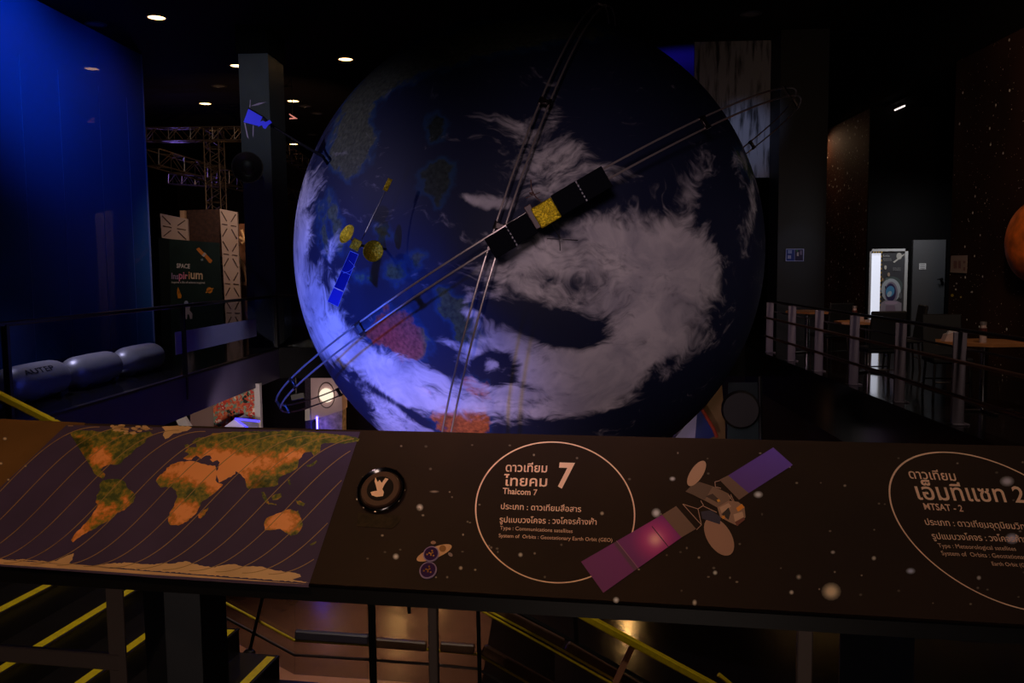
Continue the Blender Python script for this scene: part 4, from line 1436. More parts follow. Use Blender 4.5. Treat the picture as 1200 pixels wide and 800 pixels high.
# marks on the lower floor
def fz(x, y, z=-3.996): return atZ(x, y, z)
ar = MB().prism([fz(*p) for p in [(636, 764.5), (643.5, 770.5), (638.5, 771), (638.5, 776.5), (631, 776), (631, 770.5), (627.5, 770)]], (0, 0, .004)).build('floor_arrow', M_YELLOW)
tag(ar, 'yellow arrow marked on the dark lower floor', 'floor arrow')
ar = MB().prism([fz(*p) for p in [(662, 768), (674, 768.5), (675, 780), (663, 779.5)]], (0, 0, .004)).build('floor_sticker', mat('pale pink sticker', (190, 140, 120), .5))
tag(ar, 'pale square sticker on the lower floor beside the arrow', 'sticker')
# dark lower platform that the right-hand flight comes down to
lp = MB(); lp.b2((-.95, 7.0, -4.0), (4.5, 13.4, -3.94)); struct(lp.build('floor_platform', mat('black glossy platform', (30, 25, 24), .14, bump=.15, bscale=5)))

# ------------------------------------------------------------------ left gallery glass balustrade
lb_ = thing('glass_balustrade', 'long glass balustrade along the left gallery edge', 'balustrade', (XL, 12.5, 0.03))
MB().b2((XL - .035, 7.7, 1.06), (XL + .035, YB, 1.11), .01).build('top_rail', M_BLACK, lb_)
for Y in (8.5, 12.75, 17.15):
    MB().b2((XL - .02, Y - .03, -.35 if Y < 16 else .0), (XL + .045, Y + .03, 1.08), .006).build('post', M_BLACK, lb_)
for y0, y1 in ((7.75, 8.45), (8.55, 12.71), (12.79, 17.1)):
    gp = MB().b2((XL - .006, y0, .04), (XL + .006, y1, 1.055)).build('glass_panel', M_GLASS, lb_)
fz_ = MB().b2((XL - .012, 12.5, .36), (XL - .008, 16.05, .70)).build('frosted_band', mat('frosted film', (205, 196, 205), .6), lb_)
fz_ = MB().b2((XL - .03, 7.7, .0), (XL + .05, YB, .03)).build('base_channel', M_DSTEEL, lb_)
bb = thing('glass_balustrade', 'glass balustrade along the back gallery behind the globe', 'balustrade', (-2.0, YB, 0.03))
MB().b2((XL + .06, YB - .03, 1.06), (3.85, YB + .03, 1.11), .01).build('top_rail', M_BLACK, bb)
for x0, x1 in ((-5.45, -2.6), (-2.5, .6), (.7, 3.85)):
    MB().b2((x0, YB - .006, .04), (x1, YB + .006, 1.055)).build('glass_panel', M_GLASS, bb)
for x in (-2.55, .65):
    MB().b2((x - .03, YB - .03, .0), (x + .03, YB + .03, 1.08)).build('post', M_BLACK, bb)

# silver pods lying on the gallery floor
M_SILVER = mat('silver foil', (200, 196, 205), .4, .45, bump=.25, bscale=3.0)
def pod(Y0, Y1, r, label, first=None):
    L = Y1 - Y0
    c = Vector((-6.55, (Y0 + Y1) / 2, 0))
    root = thing('silver_pod', label, 'silver pod', c, 'silver pods on the left gallery')
    prof = []
    n = 8
    for k in range(n + 1):
        a = math.pi / 2 * k / n
        prof.append((max(.001, r * math.sin(a) ** .8), -L / 2 + .3 * (1 - math.cos(a)) * 1.0))
    prof += [(r * 1.02, 0.0)]
    for k in range(n, -1, -1):
        a = math.pi / 2 * k / n
        prof.append((max(.001, r * math.sin(a) ** .8), L / 2 - .3 * (1 - math.cos(a))))
    MB().lathe(c + Vector((0, 0, r)), (0, 1, 0), prof, 36).build('shell', M_SILVER, root)
    cr = MB()
    for yy in (-L * .25, L * .25):
        cr.b2((c.x - .16, c.y + yy - .03, 0), (c.x + .16, c.y + yy + .03, .07), .01)
    cr.build('cradle', M_BLACK, root)
    return root, c
p_near, cn = pod(9.75, 11.1, .235, 'silver pod with dark lettering nearest on the left gallery floor')
pod(11.2, 12.5, .225, 'plain silver pod in the middle of the three on the left gallery')
pod(12.6, 13.9, .225, 'plain silver pod lying nearest the booth on the left gallery')
tx = MB()
def podmap(u, v):
    """u metres along the pod (towards the far end), v degrees round it"""
    a = math.radians(v); r = .2415
    return Vector((cn.x + r * math.cos(a), cn.y + u, .235 + r * math.sin(a)))
vs, fs = text_mesh('AUTEP', .01)
x0 = min(v[0] for v in vs); x1 = max(v[0] for v in vs)
tx.add([podmap(-.42 + (x - x0) / (x1 - x0) * .62, 34 + y * 26) for x, y in vs], fs)
tx.build('lettering', mat('dark blue lettering', (26, 20, 54), .5), p_near)

# ------------------------------------------------------------------ trusses beyond the left column
M_TRUSS = mat('truss aluminium', (150, 132, 118), .35, .9)
def truss(label, p0, p1, s, bays, up=(0, 0, 1), r=.022):
    p0, p1 = Vector(p0), Vector(p1)
    d = (p1 - p0).normalized(); sd = d.cross(Vector(up)).normalized(); u = sd.cross(d)
    c = (p0 + p1) / 2
    root = thing('lighting_truss', label, 'truss', c, 'lighting trusses over the booth')
    offs = [(-1, -1), (1, -1), (1, 1), (-1, 1)]
    P = lambda t, k: p0 + (p1 - p0) * t + (sd * offs[k][0] + u * offs[k][1]) * s / 2
    for k in range(4):
        MB().tube([P(0, k), P(1, k)], r, 6).build('chord', M_TRUSS, root)
    g = MB()
    for i in range(bays):
        t0, t1 = i / bays, (i + 1) / bays
        for k in range(4):
            a, b = (k, (k + 1) % 4) if i % 2 == 0 else ((k + 1) % 4, k)
            g.tube([P(t0, a), P(t1, b)], r * .6, 5)
            if i % 2 == 0: g.tube([P(t0, k), P(t0, (k + 1) % 4)], r * .6, 5)
    g.build('lattice', M_TRUSS, root)
    return root
YT = 24.0
a0, a1 = atY(150, 158, YT), atY(303, 157, YT)
truss('long level truss over the booth left of the column', a0, a1, .36, 12)
t2 = atY(362, 196, 31.5)
truss('truss running back from the corner behind the left column', a1, t2, .36, 14)
b0, b1 = atY(178, 184, 22.5), atY(345, 232, 30.0)
truss('lower sloping looking truss with lamps under the level truss', b0, b1, .42, 14)
truss('upright truss tower behind the booth boxes', atY(250, 152, YT + .3), Vector((atY(250, 152, YT + .3).x, YT + .3, 0.0)), .42, 22, up=(0, 1, 0))
d_, e_ = atY(200, 210, 26), atY(262, 214, 26)
truss('short dim truss seen under the lower truss', d_, e_, .3, 8)
# the round dark dish lamp in front of the column
rl = thing('dish_lamp', 'dark round dish lamp hanging in front of the left column', 'lamp', atY(291, 195, 16.6))
cL = atY(290, 196, 16.6); fL = (EYE - cL).normalized()
MB().lathe(cL, fL, [(.28, 0), (.30, .02), (.30, .05), (.27, .05), (.2, .01), (.001, -.02)], 32).build('dish', mat('smoked dish', (44, 38, 40), .3), rl)
MB().lathe(cL, fL, [(.13, -.2), (.13, .03), (.09, .05), (.001, .05)], 20).build('lamp_body', M_BLACK, rl)
MB().tube([cL, Vector((cL.x, 17.29, cL.z))], .04).build('arm', M_BLACK, rl)

# ------------------------------------------------------------------ booth: banner and boxes
YBN = 20.6
def bn(x, y, d=0.0): return atY(x, y, YBN + d)
ban = thing('banner', 'dark green banner with space lettering left of the column', 'banner', Vector((bn(222, 380).x, YBN, 0)))
q = [bn(186, 279), bn(257, 284.5), bn(263, 400), bn(190, 402)]
q[2].z = 0.0; q[3].z = 0.0
MB().prism(q, (0, .03, 0)).build('sheet', mat('dark green banner', (26, 46, 42), .5, noise=.25, nscale=2), ban)
MB().prism([bn(185.5, 278.5, -.02), bn(198, 280, -.02), Vector((bn(201, 394).x, YBN - .02, 0)), Vector((bn(190, 394).x, YBN - .02, 0))], (0, .02, 0)).build('edge_strip', mat('green black strip', (14, 26, 24), .5), ban)
bmp = lambda x, y: atY(x, y, YBN - .012)
l = MB(); add_text(l, 'SPACE', (207, 313.6), (222.5, 314.4), bmp, 1.3, .0, .02); l.build('lettering', mat('white banner lettering', (225, 225, 220), .5), ban)
for body, x0, x1, col in (('Ins', 201, 209.2, (170, 150, 190)), ('pi', 209.6, 216, (230, 140, 180)), ('r', 216.8, 220, (235, 160, 170)), ('i', 221, 222.4, (235, 180, 120)), ('um', 223.4, 237.5, (225, 205, 170))):
    l = MB(); add_text(l, body, (x0, 326.4), (x1, 327), bmp, 1.25, .0, .02); l.build('lettering', mat('banner lettering ' + body, col, .5), ban)
l = MB(); add_text(l, 'inspires a life of science inspired', (201, 331.6), (240, 332.2), bmp, 1.1, 0, .01); l.build('lettering', bpy.data.materials['white banner lettering'], ban)
pic = MB()
M_PIC = vcol_mat('banner pictures', .5)
def bpic(pts, c): pic.add([atY(x, y, YBN - .013) for x, y in pts], [tuple(range(len(pts)))], False, lin(c))
def d1(x, y): return (190 + x / 8, 280 + y / 8)
bpic([d1(*p) for p in [(318, 95), (345, 78), (395, 130), (372, 155)]], (206, 128, 50)); bpic([d1(*p) for p in [(395, 165), (412, 140), (470, 200), (458, 228), (440, 222)]], (206, 128, 50))
bpic([d1(*p) for p in [(370, 155), (397, 125), (415, 140), (392, 168)]], (190, 180, 170)); bpic([d1(*p) for p in [(360, 190), (380, 180), (386, 200), (368, 206)]], (130, 150, 160))
bpic([d1(*p) for p in [(150, 450), (162, 480), (182, 530), (178, 555), (148, 555), (140, 510), (142, 470)]], (226, 150, 40)); bpic([d1(*p) for p in [(152, 485), (162, 490), (164, 510), (154, 512)]], (60, 80, 60))
bpic([(245.5 + 3.6 * math.cos(a), 340 + 3.4 * math.sin(a)) for a in [k * math.pi / 8 for k in range(16)]], (222, 150, 50))
bpic([d1(*p) for p in [(405, 498), (478, 458), (482, 466), (412, 506)]], (236, 180, 80))
bpic([(218.2 + 2.5 * math.cos(a), 355 + 2.8 * math.sin(a)) for a in [k * math.pi / 6 for k in range(12)]], (150, 170, 210))
bpic([d1(*p) for p in [(215, 620), (250, 610), (290, 596), (300, 606), (262, 632), (258, 668), (284, 700), (282, 748), (262, 748), (252, 706), (238, 706), (232, 752), (212, 752), (218, 690)]], (196, 186, 186))
pic.build('picture_print', M_PIC, ban)

def lattice_panel(label, corners, Y, rows, cols, mname, lamp_at=None):
    P = [atY(x, y, Y) for x, y in corners]        # tl, tr, br, bl
    base = (P[2] + P[3]) / 2
    root = thing('lattice_panel', label, 'display panel', base, 'white lattice panels of the booth')
    MB().prism(P, (0, .06, 0)).build('sheet', mname, root)
    g = MB()
    def B(u, v):
        t_ = P[0] * (1 - u) + P[1] * u; b_ = P[3] * (1 - u) + P[2] * u
        return t_ * (1 - v) + b_ * v - Vector((0, .006, 0))
    def bar(u0, v0, u1, v1, w=.022):
        g.bar(B(u0, v0), B(u1, v1), .012, w, up=(0, 0, 1) if abs(u1 - u0) > .01 else (1, 0, 0))
    for r in range(rows):
        for c in range(cols):
            u0, u1, v0, v1 = c / cols, (c + 1) / cols, r / rows, (r + 1) / rows
            um, vm = (u0 + u1) / 2, (v0 + v1) / 2
            du, dv = (u1 - u0), (v1 - v0)
            for (a, b) in ((u0 + .08 * du, v0 + .08 * dv), (u1 - .08 * du, v0 + .08 * dv), (u0 + .08 * du, v1 - .08 * dv), (u1 - .08 * du, v1 - .08 * dv)):
                bar(a, b, um + (a - um) * .3, vm + (b - vm) * .3)
            bar(u0 + .08 * du, vm, um - .1 * du, vm); bar(um + .1 * du, vm, u1 - .08 * du, vm)
    g.build('slot', mat('shadow brown slot', (88, 66, 58), .6), root)  # brown bars laid on the sheet as its slots
    return root
M_LATT = mat('pale lattice panel', (214, 190, 172), .55)
lattice_panel('square white lattice panel above the banner', [(187.5, 250), (219.5, 256.5), (221, 283), (189.5, 278.5)], 20.9, 1, 1, M_LATT)
lattice_panel('tall white lattice panel standing beside the banner', [(257.5, 244.5), (278, 248.5), (284.5, 417), (267, 418)], 20.3, 5, 1, M_LATT)
bx = MB(); bx.prism([atY(x, y, 21.2) for x, y in [(218, 246), (258, 245), (262, 300), (221, 300)]], (0, .6, 0))
o = bx.build('brown_box', mat('brown speckled box', (70, 46, 36), .6, noise=.4, nscale=14)); o2 = atY(240, 400, 21.2)
tag(o, 'dark brown speckled box top between the lattice panels', 'display box')
mpost = MB(); mpost.b2((atY(213, 300, 21.0).x, 21.0, 0), (atY(218.5, 300, 21.0).x, 21.1, atY(215, 246.5, 21.0).z))
tag(mpost.build('booth_post', mat('pale tan post', (220, 180, 140), .5)), 'pale tan upright post behind the square lattice panel', 'post')
# warm-lit exhibit seen between the tall panel and the column
ex = thing('arched_exhibit', 'warm lit arched exhibit between the tall panel and the column', 'exhibit', Vector((atY(290, 360, 22).x, 22, 0)))
MB().b2((atY(279, 300, 22.4).x, 22.4, 0), (atY(300, 300, 22.4).x, 22.6, atY(290, 262, 22.4).z)).build('back_panel', mat('brown exhibit back', (120, 78, 54), .6), ex)
a = MB()
pts = [atY(x, y, 22) for x, y in [(280, 303), (285, 312), (289, 324), (291.5, 338), (293, 352), (294, 372)]]
a.tube(pts, .06, 8); a.tube([atY(281, 278, 22), atY(287, 282, 22), atY(292, 281, 22)], .04, 8); a.tube([atY(283, 285, 22), atY(287, 282, 22), atY(283, 269, 22)], .035, 8)
a.build('arch', mat('cream arch', (226, 186, 140), .5), ex)
s = MB(); s.b2((atY(282, 300, 21.8).x, 21.8, 0), (atY(298, 300, 21.8).x, 22.3, atY(290, 352, 21.8).z)); s.b2((atY(281, 300, 21.8).x, 21.75, atY(290, 334, 21.8).z), (atY(299, 300, 21.8).x, 22.3, atY(290, 330, 21.8).z))
s.build('shelf', mat('tan shelf', (190, 150, 116), .5), ex)

# ------------------------------------------------------------------ lower level seen under the left gallery
fp = thing('flower_panel', 'panel printed with red and teal flowers on the lower level', 'display panel', Vector((atY(280, 500, 15.8).x, 15.8, -4.0)))
def fl_mat():
    m = mat('flower print', (200, 80, 60), .5)
    nt = m.node_tree; b = nt.nodes['Principled BSDF']
    tc = nt.nodes.new('ShaderNodeTexCoord')
    n = nt.nodes.new('ShaderNodeTexNoise'); n.inputs['Scale'].default_value = 4.2; n.inputs['Detail'].default_value = 3
    v = nt.nodes.new('ShaderNodeTexVoronoi'); v.inputs['Scale'].default_value = 21
    nt.links.new(tc.outputs['Object'], n.inputs['Vector']); nt.links.new(tc.outputs['Object'], v.inputs['Vector'])
    sp_ = nt.nodes.new('ShaderNodeSeparateColor'); nt.links.new(v.outputs['Color'], sp_.inputs[0])
    ad = nt.nodes.new('ShaderNodeMath'); ad.operation = 'MULTIPLY_ADD'; ad.inputs[1].default_value = .45
    nt.links.new(sp_.outputs[0], ad.inputs[0]); nt.links.new(n.outputs['Fac'], ad.inputs[2])
    r = nt.nodes.new('ShaderNodeValToRGB'); r.color_ramp.interpolation = 'CONSTANT'
    cols = [(0, (30, 40, 30)), (.48, (110, 140, 120)), (.58, (200, 70, 50)), (.68, (215, 110, 70)), (.78, (150, 170, 150)), (.86, (190, 50, 50)), (.95, (235, 220, 200))]
    while len(r.color_ramp.elements) < len(cols): r.color_ramp.elements.new(.5)
    for e, (p_, c) in zip(r.color_ramp.elements, cols): e.position = p_; e.color = (*lin(c), 1)
    nt.links.new(ad.outputs[0], r.inputs['Fac']); nt.links.new(r.outputs['Color'], b.inputs['Base Color'])
    return m
zt = -.52
def lo(x, y, Y): return atY(x, y, Y)
MB().b2((lo(250, 480, 15.8).x, 15.8, -3.4), (lo(298.5, 480, 15.8).x, 15.85, zt)).build('picture', fl_mat(), fp)
MB().b2((lo(299, 480, 15.8).x, 15.78, -3.7), (lo(305.5, 480, 15.8).x, 15.9, zt)).build('side_frame', M_WHITE, fp)
MB().b2((lo(222, 480, 15.8).x, 15.82, -4.0), (lo(249.5, 480, 15.8).x, 15.95, zt)).build('plain_panel', mat('mauve grey panel', (136, 110, 104), .6), fp)
MB().prism([lo(203, 486, 15.5), lo(212, 482.5, 15.5), lo(228, 508, 15.5), lo(216, 512, 15.5)], (0, .1, 0)).build('slanted_board', M_WHITE, fp)
tb = thing('lit_plinth', 'pale angular plinth edged with blue light before the flower panel', 'plinth', Vector((lo(275, 510, 14.8).x, 14.8, -4.0)))
MB().prism([lo(258, 503, 14.8), lo(275, 491, 14.8), lo(292, 503, 14.8), lo(292, 520, 14.8), lo(258, 520, 14.8)], (0, .5, 0)).build('body', mat('pale violet plinth', (190, 184, 214), .5), tb)
MB().tube([lo(275.5, 490.5, 14.75), lo(304, 493.5, 14.75)], .02).tube([lo(276, 491, 14.75), lo(293, 503, 14.75)], .015).build('neon_edge', mat('soft blue neon', (60, 60, 255), .4, emit=2.2, ecol=(70, 60, 255)), tb)

ks = thing('kiosk', 'white kiosk box with a round lit disc left of the globe', 'kiosk', Vector((lo(382, 500, 19.2).x, 19.2, -4.0)))
KY = 19.2
MB().prism([lo(364, 440, KY), lo(400, 436, KY), lo(401, 481, KY), lo(364, 492.5, KY)], (0, .5, 0)).build('body', mat('pinkish white kiosk', (214, 186, 190), .5), ks)
MB().prism([lo(357.5, 444, KY - .1), lo(364, 440, KY - .02), lo(364, 492.5, KY - .02), lo(357.5, 493, KY - .1)], (0, .3, 0)).build('side_rack', mat('dark rack', (54, 46, 60), .3, noise=.6, nscale=25), ks)
MB().prism([lo(357.5, 480, KY - .14), lo(363, 478, KY - .12), lo(363.5, 492, KY - .12), lo(357.5, 493, KY - .14)], (0, .03, 0)).build('label_plate', M_WHITE, ks)
cD = lo(382.5, 463, KY - .06)
MB().lathe(cD, (0, -1, 0), [(.001, .03), (.16, .03), (.165, .0)], 32).build('disc', mat('lit cream disc', (255, 246, 226), .4, emit=.9, ecol=(255, 240, 214)), ks)
bpy.context.view_layer.update()
ds = ks.children[-1]
for v in ds.data.vertices:
    v.co.z = (v.co.z - (cD.z + 4.0)) * 1.6 + (cD.z + 4.0)
rg = MB(); rg.tube([cD + Vector((.185 * math.cos(a), -.0, .29 * math.sin(a))) for a in [k * math.pi / 16 for k in range(32)]], .012, 6, closed=True)
rg.build('disc_ring', mat('dark disc ring', (90, 70, 70), .4), ks)
MB().prism([lo(372, 489, KY + .3), lo(401, 481, KY + .3), lo(401, 520, KY + .3), lo(372, 520, KY + .3)], (0, .4, 0)).build('pedestal', mat('stone pattern pedestal', (170, 150, 130), .6, noise=.6, nscale=9), ks)
MB().b2((lo(364, 500, KY + .1).x, KY + .1, -4.0), (lo(371, 500, KY + .1).x, KY + .5, -1.9)).build('leg', M_BLACK, ks)
MB().tube([lo(371.5, 488, KY), Vector((lo(371.5, 488, KY).x, KY, -3.9))], .022).build('neon_tube', M_NEON, ks)
lm = thing('stage_lamp', 'dark stage lamp hanging left of the white kiosk', 'lamp', lo(347, 465, 18.8))
cL = lo(347, 464, 18.8)
MB().bar(cL - Vector((.14, 0, .03)), cL + Vector((.16, .1, .02)), .16, .16, bev=.02).build('housing', M_BLACK, lm)
MB().tube([cL, cL + Vector((0, 0, cL.z * -1 - .45))], .02).build('hanger', M_BLACK, lm)

# right side of the lower level
rs = thing('tan_display', 'tan triangular display on the lower level right of the globe', 'display', Vector((lo(840, 520, 15.0).x, 15.0, -4.0)))
MB().prism([lo(824, 480, 15.0), lo(846, 450, 15.0), lo(850, 500, 15.0), lo(850, 540, 15.0), lo(828, 540, 15.0)], (0, .3, 0)).build('body', mat('ochre panel', (120, 86, 48), .6), rs)
MB().prism([lo(813, 490, 14.8), lo(823, 479, 14.8), lo(840, 510, 14.8), lo(815, 520, 14.8)], (0, .2, 0)).build('blue_side', mat('deep blue side', (18, 34, 120), .4), rs)
MB().prism([lo(790, 514, 14.6), lo(817, 482, 14.6), lo(814, 520, 14.6), lo(790, 524, 14.6)], (0, .2, 0)).build('pale_side', mat('pale violet side', (160, 150, 200), .4), rs)
MB().tube([lo(823, 480, 14.7), lo(836, 502, 14.7), lo(840, 512, 14.7)], .03).build('red_edge', mat('red orange edge', (170, 60, 40), .5), rs)
lamp('right_lower_lamp', 'SPOT', (2.0, 12.0, -1.6), (3.0, 15.0, -1.5), 22, (1, .85, .75), .1, 80, .9)
dm = thing('dark_drum', 'dark round drum in the shade right of the globe', 'drum', lo(869, 478, 13.0))
cc = lo(868, 480, 13.0)
MB().lathe(cc, (-.2, -1, .1), [(.001, .06), (.26, .06), (.29, .02), (.29, -.25), (.24, -.3), (.001, -.3)], 32).build('shell', mat('dark red drum', (18, 11, 11), .6), dm)
MB().tube([cc + Vector((.3, .1, .5)), cc + Vector((.34, .1, -.7))], .03).build('stand', M_BLACK, dm)
gp = MB(); gp.b2((lo(853, 470, 13.6).x, 13.6, -1.6), (lo(893, 470, 13.6).x, 13.62, lo(870, 448, 13.6).z))
tag(gp.build('grey_screen', mat('grey teal screen', (40, 48, 54), .3)), 'dim grey screen behind the dark round drum', 'screen')

# ------------------------------------------------------------------ right gallery railing
M_RPOST = mat('grey violet rail post', (150, 140, 156), .45, .35)
M_RAIL = mat('bronze rail tube', (120, 88, 70), .35, .7)
rr_ = thing('gallery_railing', 'steel post railing along the right gallery edge', 'railing', (4.06, 11.5, 0))
XRP = 4.06
for Y in (5.75, 7.2, 8.62, 10.05, 11.55, 13.05, 14.5, 15.95):
    b = MB()
    b.b2((XRP - .065, Y - .012, 0.012), (XRP + .065, Y + .012, .93), .004)
    b.b2((XRP - .10, Y - .06, 0), (XRP + .10, Y + .06, .015), .004)
    b.build('post', M_RPOST, rr_)
MB().tube([(XRP, 5.0, .95), (XRP, 16.05, .95)], .022, 10).build('top_rail', mat('dark top rail', (60, 52, 50), .3, .7), rr_)
MB().tube([(XRP - .07, 5.0, .65), (XRP - .07, 16.05, .65)], .02, 10).build('middle_rail', M_RAIL, rr_)
MB().tube([(XRP - .07, 5.0, .31), (XRP - .07, 16.05, .31)], .02, 10).build('lower_rail', M_RAIL, rr_)
MB().tube([(XRP + .07, 5.0, .76), (XRP + .07, 16.05, .76)], .012, 10).tube([(XRP + .07, 5.0, .24), (XRP + .07, 16.05, .24)], .012, 10).build('inner_rail', M_DSTEEL, rr_)

# ------------------------------------------------------------------ tables and chairs on the right gallery
M_TABLE = mat('oak table top', (176, 116, 70), .4, noise=.15, nscale=9)
M_POLE = mat('chrome table leg', (190, 185, 185), .15, 1.0)
def make_table(x, y, label):
    root = thing('cafe_table', label, 'table', (0, 0, 0), 'oak cafe tables on the right gallery')
    T = [(-.5, -.02), (-.36, .30), (.22, .34), (.5, .05), (.44, -.32), (-.08, -.36)]
    MB().prism([(a, b, .735) for a, b in T], (0, 0, .035)).build('table_top', M_TABLE, root)
    MB().lathe((.03, 0, .015), (0, 0, 1), [(.04, 0), (.04, .72)], 16).build('leg', M_POLE, root)
    b = MB(); b.bar((-.3, 0, .015), (.36, 0, .015), .05, .03, bev=.006); b.bar((.03, -.3, .015), (.03, .3, .015), .05, .03, bev=.006)
    b.build('base', M_DSTEEL, root)
    root.location = (x, y, 0)
    return root
T1 = make_table(4.66, 9.4, 'oak cafe table nearest the camera behind the right railing')
T2 = dup(T1, (4.72, 12.9, 0), .4, 'oak cafe table in the middle behind the black chair')
T3 = dup(T1, (4.75, 15.9, 0), 2.0, 'small yellowish cafe table farthest along the right railing')

M_CHAIR = mat('black chair upholstery', (16, 15, 18), .6)
def make_chair(label):
    root = thing('chair', label, 'chair', (0, 0, 0), 'black chairs on the right gallery')
    MB().box((0, 0, .46), (.46, .46, .07), None, .02).build('seat', M_CHAIR, root)
    MB().bar((0, -.22, .48), (0, -.29, .99), .46, .045, up=(0, 1, 0), bev=.015).build('backrest', M_CHAIR, root)
    for sx in (-1, 1):
        for sy in (-1, 1):
            MB().tube([(sx * .19, sy * .19, .44), (sx * .21, sy * .22, 0)], .015, 8).build('leg', M_DSTEEL, root)
    MB().tube([(-.2, -.2, .2), (.2, -.2, .2)], .01).tube([(-.2, .2, .2), (.2, .2, .2)], .01).build('stretcher', M_DSTEEL, root)
    return root
C1 = make_chair('black chair with its tall back before the lit doorway')
C1.location = (4.47, 11.75, 0)
dup(C1, (4.78, 10.45, 0), math.radians(172), 'black chair behind the nearest table with the napkin box')
dup(C1, (5.35, 13.2, 0), math.radians(80), 'black chair at the far side of the middle table')
dup(C1, (4.62, 14.3, 0), math.radians(20), 'black chair between the middle and the farthest table')
dup(C1, (5.75, 9.0, 0), math.radians(95), 'black chair in the dark right of the nearest table')
# things on the tables
def napkin_box(x, y, rz, label):
    o = thing('napkin_box', label, 'napkin box', (0, 0, 0), 'napkin boxes on the cafe tables')
    MB().prism([(-.09, -.05, 0), (.09, -.05, 0), (.075, -.05, .07), (.02, -.05, .10), (-.06, -.05, .075)], (0, .1, 0)).build('box', mat('pale paper box', (210, 180, 170), .6), o)
    MB().prism([(-.05, -.02, .075), (.06, -.02, .085), (.05, -.02, .12), (-.03, -.02, .11)], (0, .04, 0)).build('tissue', M_WHITE, o)
    o.location = (x, y, .7705); o.rotation_euler = (0, 0, rz)
    return o
n1 = napkin_box(4.34, 9.42, 0, 'pale paper napkin box on the nearest table')
dup(n1, (4.55, 12.85, .7705), .4, 'pale paper napkin box on the middle table')
def bottle(x, y, label):
    o = thing('glass_bottle', label, 'bottle', (0, 0, 0), 'glass bottles on the cafe tables')
    MB().lathe((0, 0, 0), (0, 0, 1), [(.036, 0), (.036, .13), (.03, .15), (.03, .19)], 20).build('body', mat('clear pinkish glass', (200, 170, 160), .1, coat=.5), o)
    MB().lathe((0, 0, .12), (0, 0, 1), [(.037, 0), (.037, .035)], 20).build('band', mat('dark red band', (90, 40, 36), .5), o)
    MB().lathe((0, 0, .19), (0, 0, 1), [(.033, 0), (.033, .03), (.001, .032)], 20).build('cap', M_STEEL, o)
    o.location = (x, y, .7705)
    return o
b1 = bottle(4.58, 9.22, 'glass bottle on the nearest table beside the napkin box')
dup(b1, (4.58, 13.05, .7705), 0, 'glass bottle on the middle table behind the railing')

# ------------------------------------------------------------------ the lit doorway, doors and signs
DY = 17.6
def dp(x, y, d=0.0): return atY(x, y, DY - .02 - d)
door = thing('door_1', 'lit doorway with an astronaut poster and a white panel', 'doorway', Vector((dp(1040, 400).x, DY - .02, 0)))
door['kind'] = 'structure'
x0, x1, z1 = dp(1019.5, 300).x, dp(1062.5, 300).x, dp(1040, 291.5).z
b = MB(); b.b2((x0 - .03, DY - .09, 0), (x0 + .01, DY, z1)); b.b2((x1 - .06, DY - .09, 0), (x1, DY, z1)); b.b2((x0 - .03, DY - .09, z1 - .05), (x1, DY, z1))
b.build('frame', mat('white door frame', (210, 210, 212), .5), door)
xs = dp(1032, 300).x
MB().b2((x0, DY - .05, 0), (xs, DY - .03, z1 - .05)).build('lit_panel', mat('lit white panel', (225, 230, 245), .5, emit=.75, ecol=(228, 232, 250)), door)
hz = MB()
M_HZ = vcol_mat('hazard stripe', .5)
n = 46
for k in range(n):
    z0_, z1_ = (z1 - .05) * k / n, (z1 - .05) * (k + 1) / n
    c = lin((200, 160, 60)) if k % 2 else lin((30, 26, 20))
    hz.add([(xs - .008, DY - .056, z0_), (xs + .016, DY - .056, z0_), (xs + .016, DY - .056, z1_), (xs - .008, DY - .056, z1_)], [(0, 1, 2, 3)], False, c)
for k in range(8):
    u0, u1 = x0 + (xs - x0) * k / 8, x0 + (xs - x0) * (k + 1) / 8
    c = lin((200, 160, 60)) if k % 2 else lin((30, 26, 20))
    hz.add([(u0, DY - .094, z1 - .085), (u1, DY - .094, z1 - .085), (u1 + .01, DY - .094, z1 - .05), (u0 + .01, DY - .094, z1 - .05)], [(0, 1, 2, 3)], False, c)
hz.build('hazard_tape', M_HZ, door)
MB().b2((xs + .016, DY - .05, 0), (x1 - .06, DY - .035, z1 - .05)).build('poster', mat('dark grey poster', (74, 74, 80), .5), door)
po = MB()
def d5(x, y): return (1010 + x / 8, 280 + y / 8)
PO = [0]
def pp(pts, c, d=.04):
    PO[0] += 1
    po.add([dp(*d5(x, y), d + .0004 * PO[0]) for x, y in pts], [tuple(range(len(pts)))], False, lin(c))
def pell(cx, cy, a, b_, c, rot=0):
    r = math.radians(rot)
    pp([(cx + a * math.cos(t) * math.cos(r) - b_ * math.sin(t) * math.sin(r), cy + a * math.cos(t) * math.sin(r) + b_ * math.sin(t) * math.cos(r)) for t in [k * math.pi / 12 for k in range(24)]], c)
pell(285, 440, 98, 88, (92, 104, 104)); pell(272, 480, 92, 110, (196, 204, 214)); pell(275, 500, 62, 100, (150, 140, 160))
pell(270, 500, 50, 84, (60, 50, 96)); pell(265, 490, 40, 52, (90, 160, 210), 15); pell(258, 515, 20, 30, (196, 220, 236), 30)
pp([(180, 600), (215, 575), (330, 580), (372, 600), (370, 706), (162, 706)], (170, 160, 176)); pp([(225, 620), (310, 620), (320, 706), (215, 706)], (150, 130, 150))
pell(275, 598, 62, 16, (196, 170, 196)); pell(183, 516, 9, 12, (24, 24, 30)); pell(362, 530, 14, 30, (110, 110, 116)); pell(222, 452, 6, 14, (40, 50, 70))
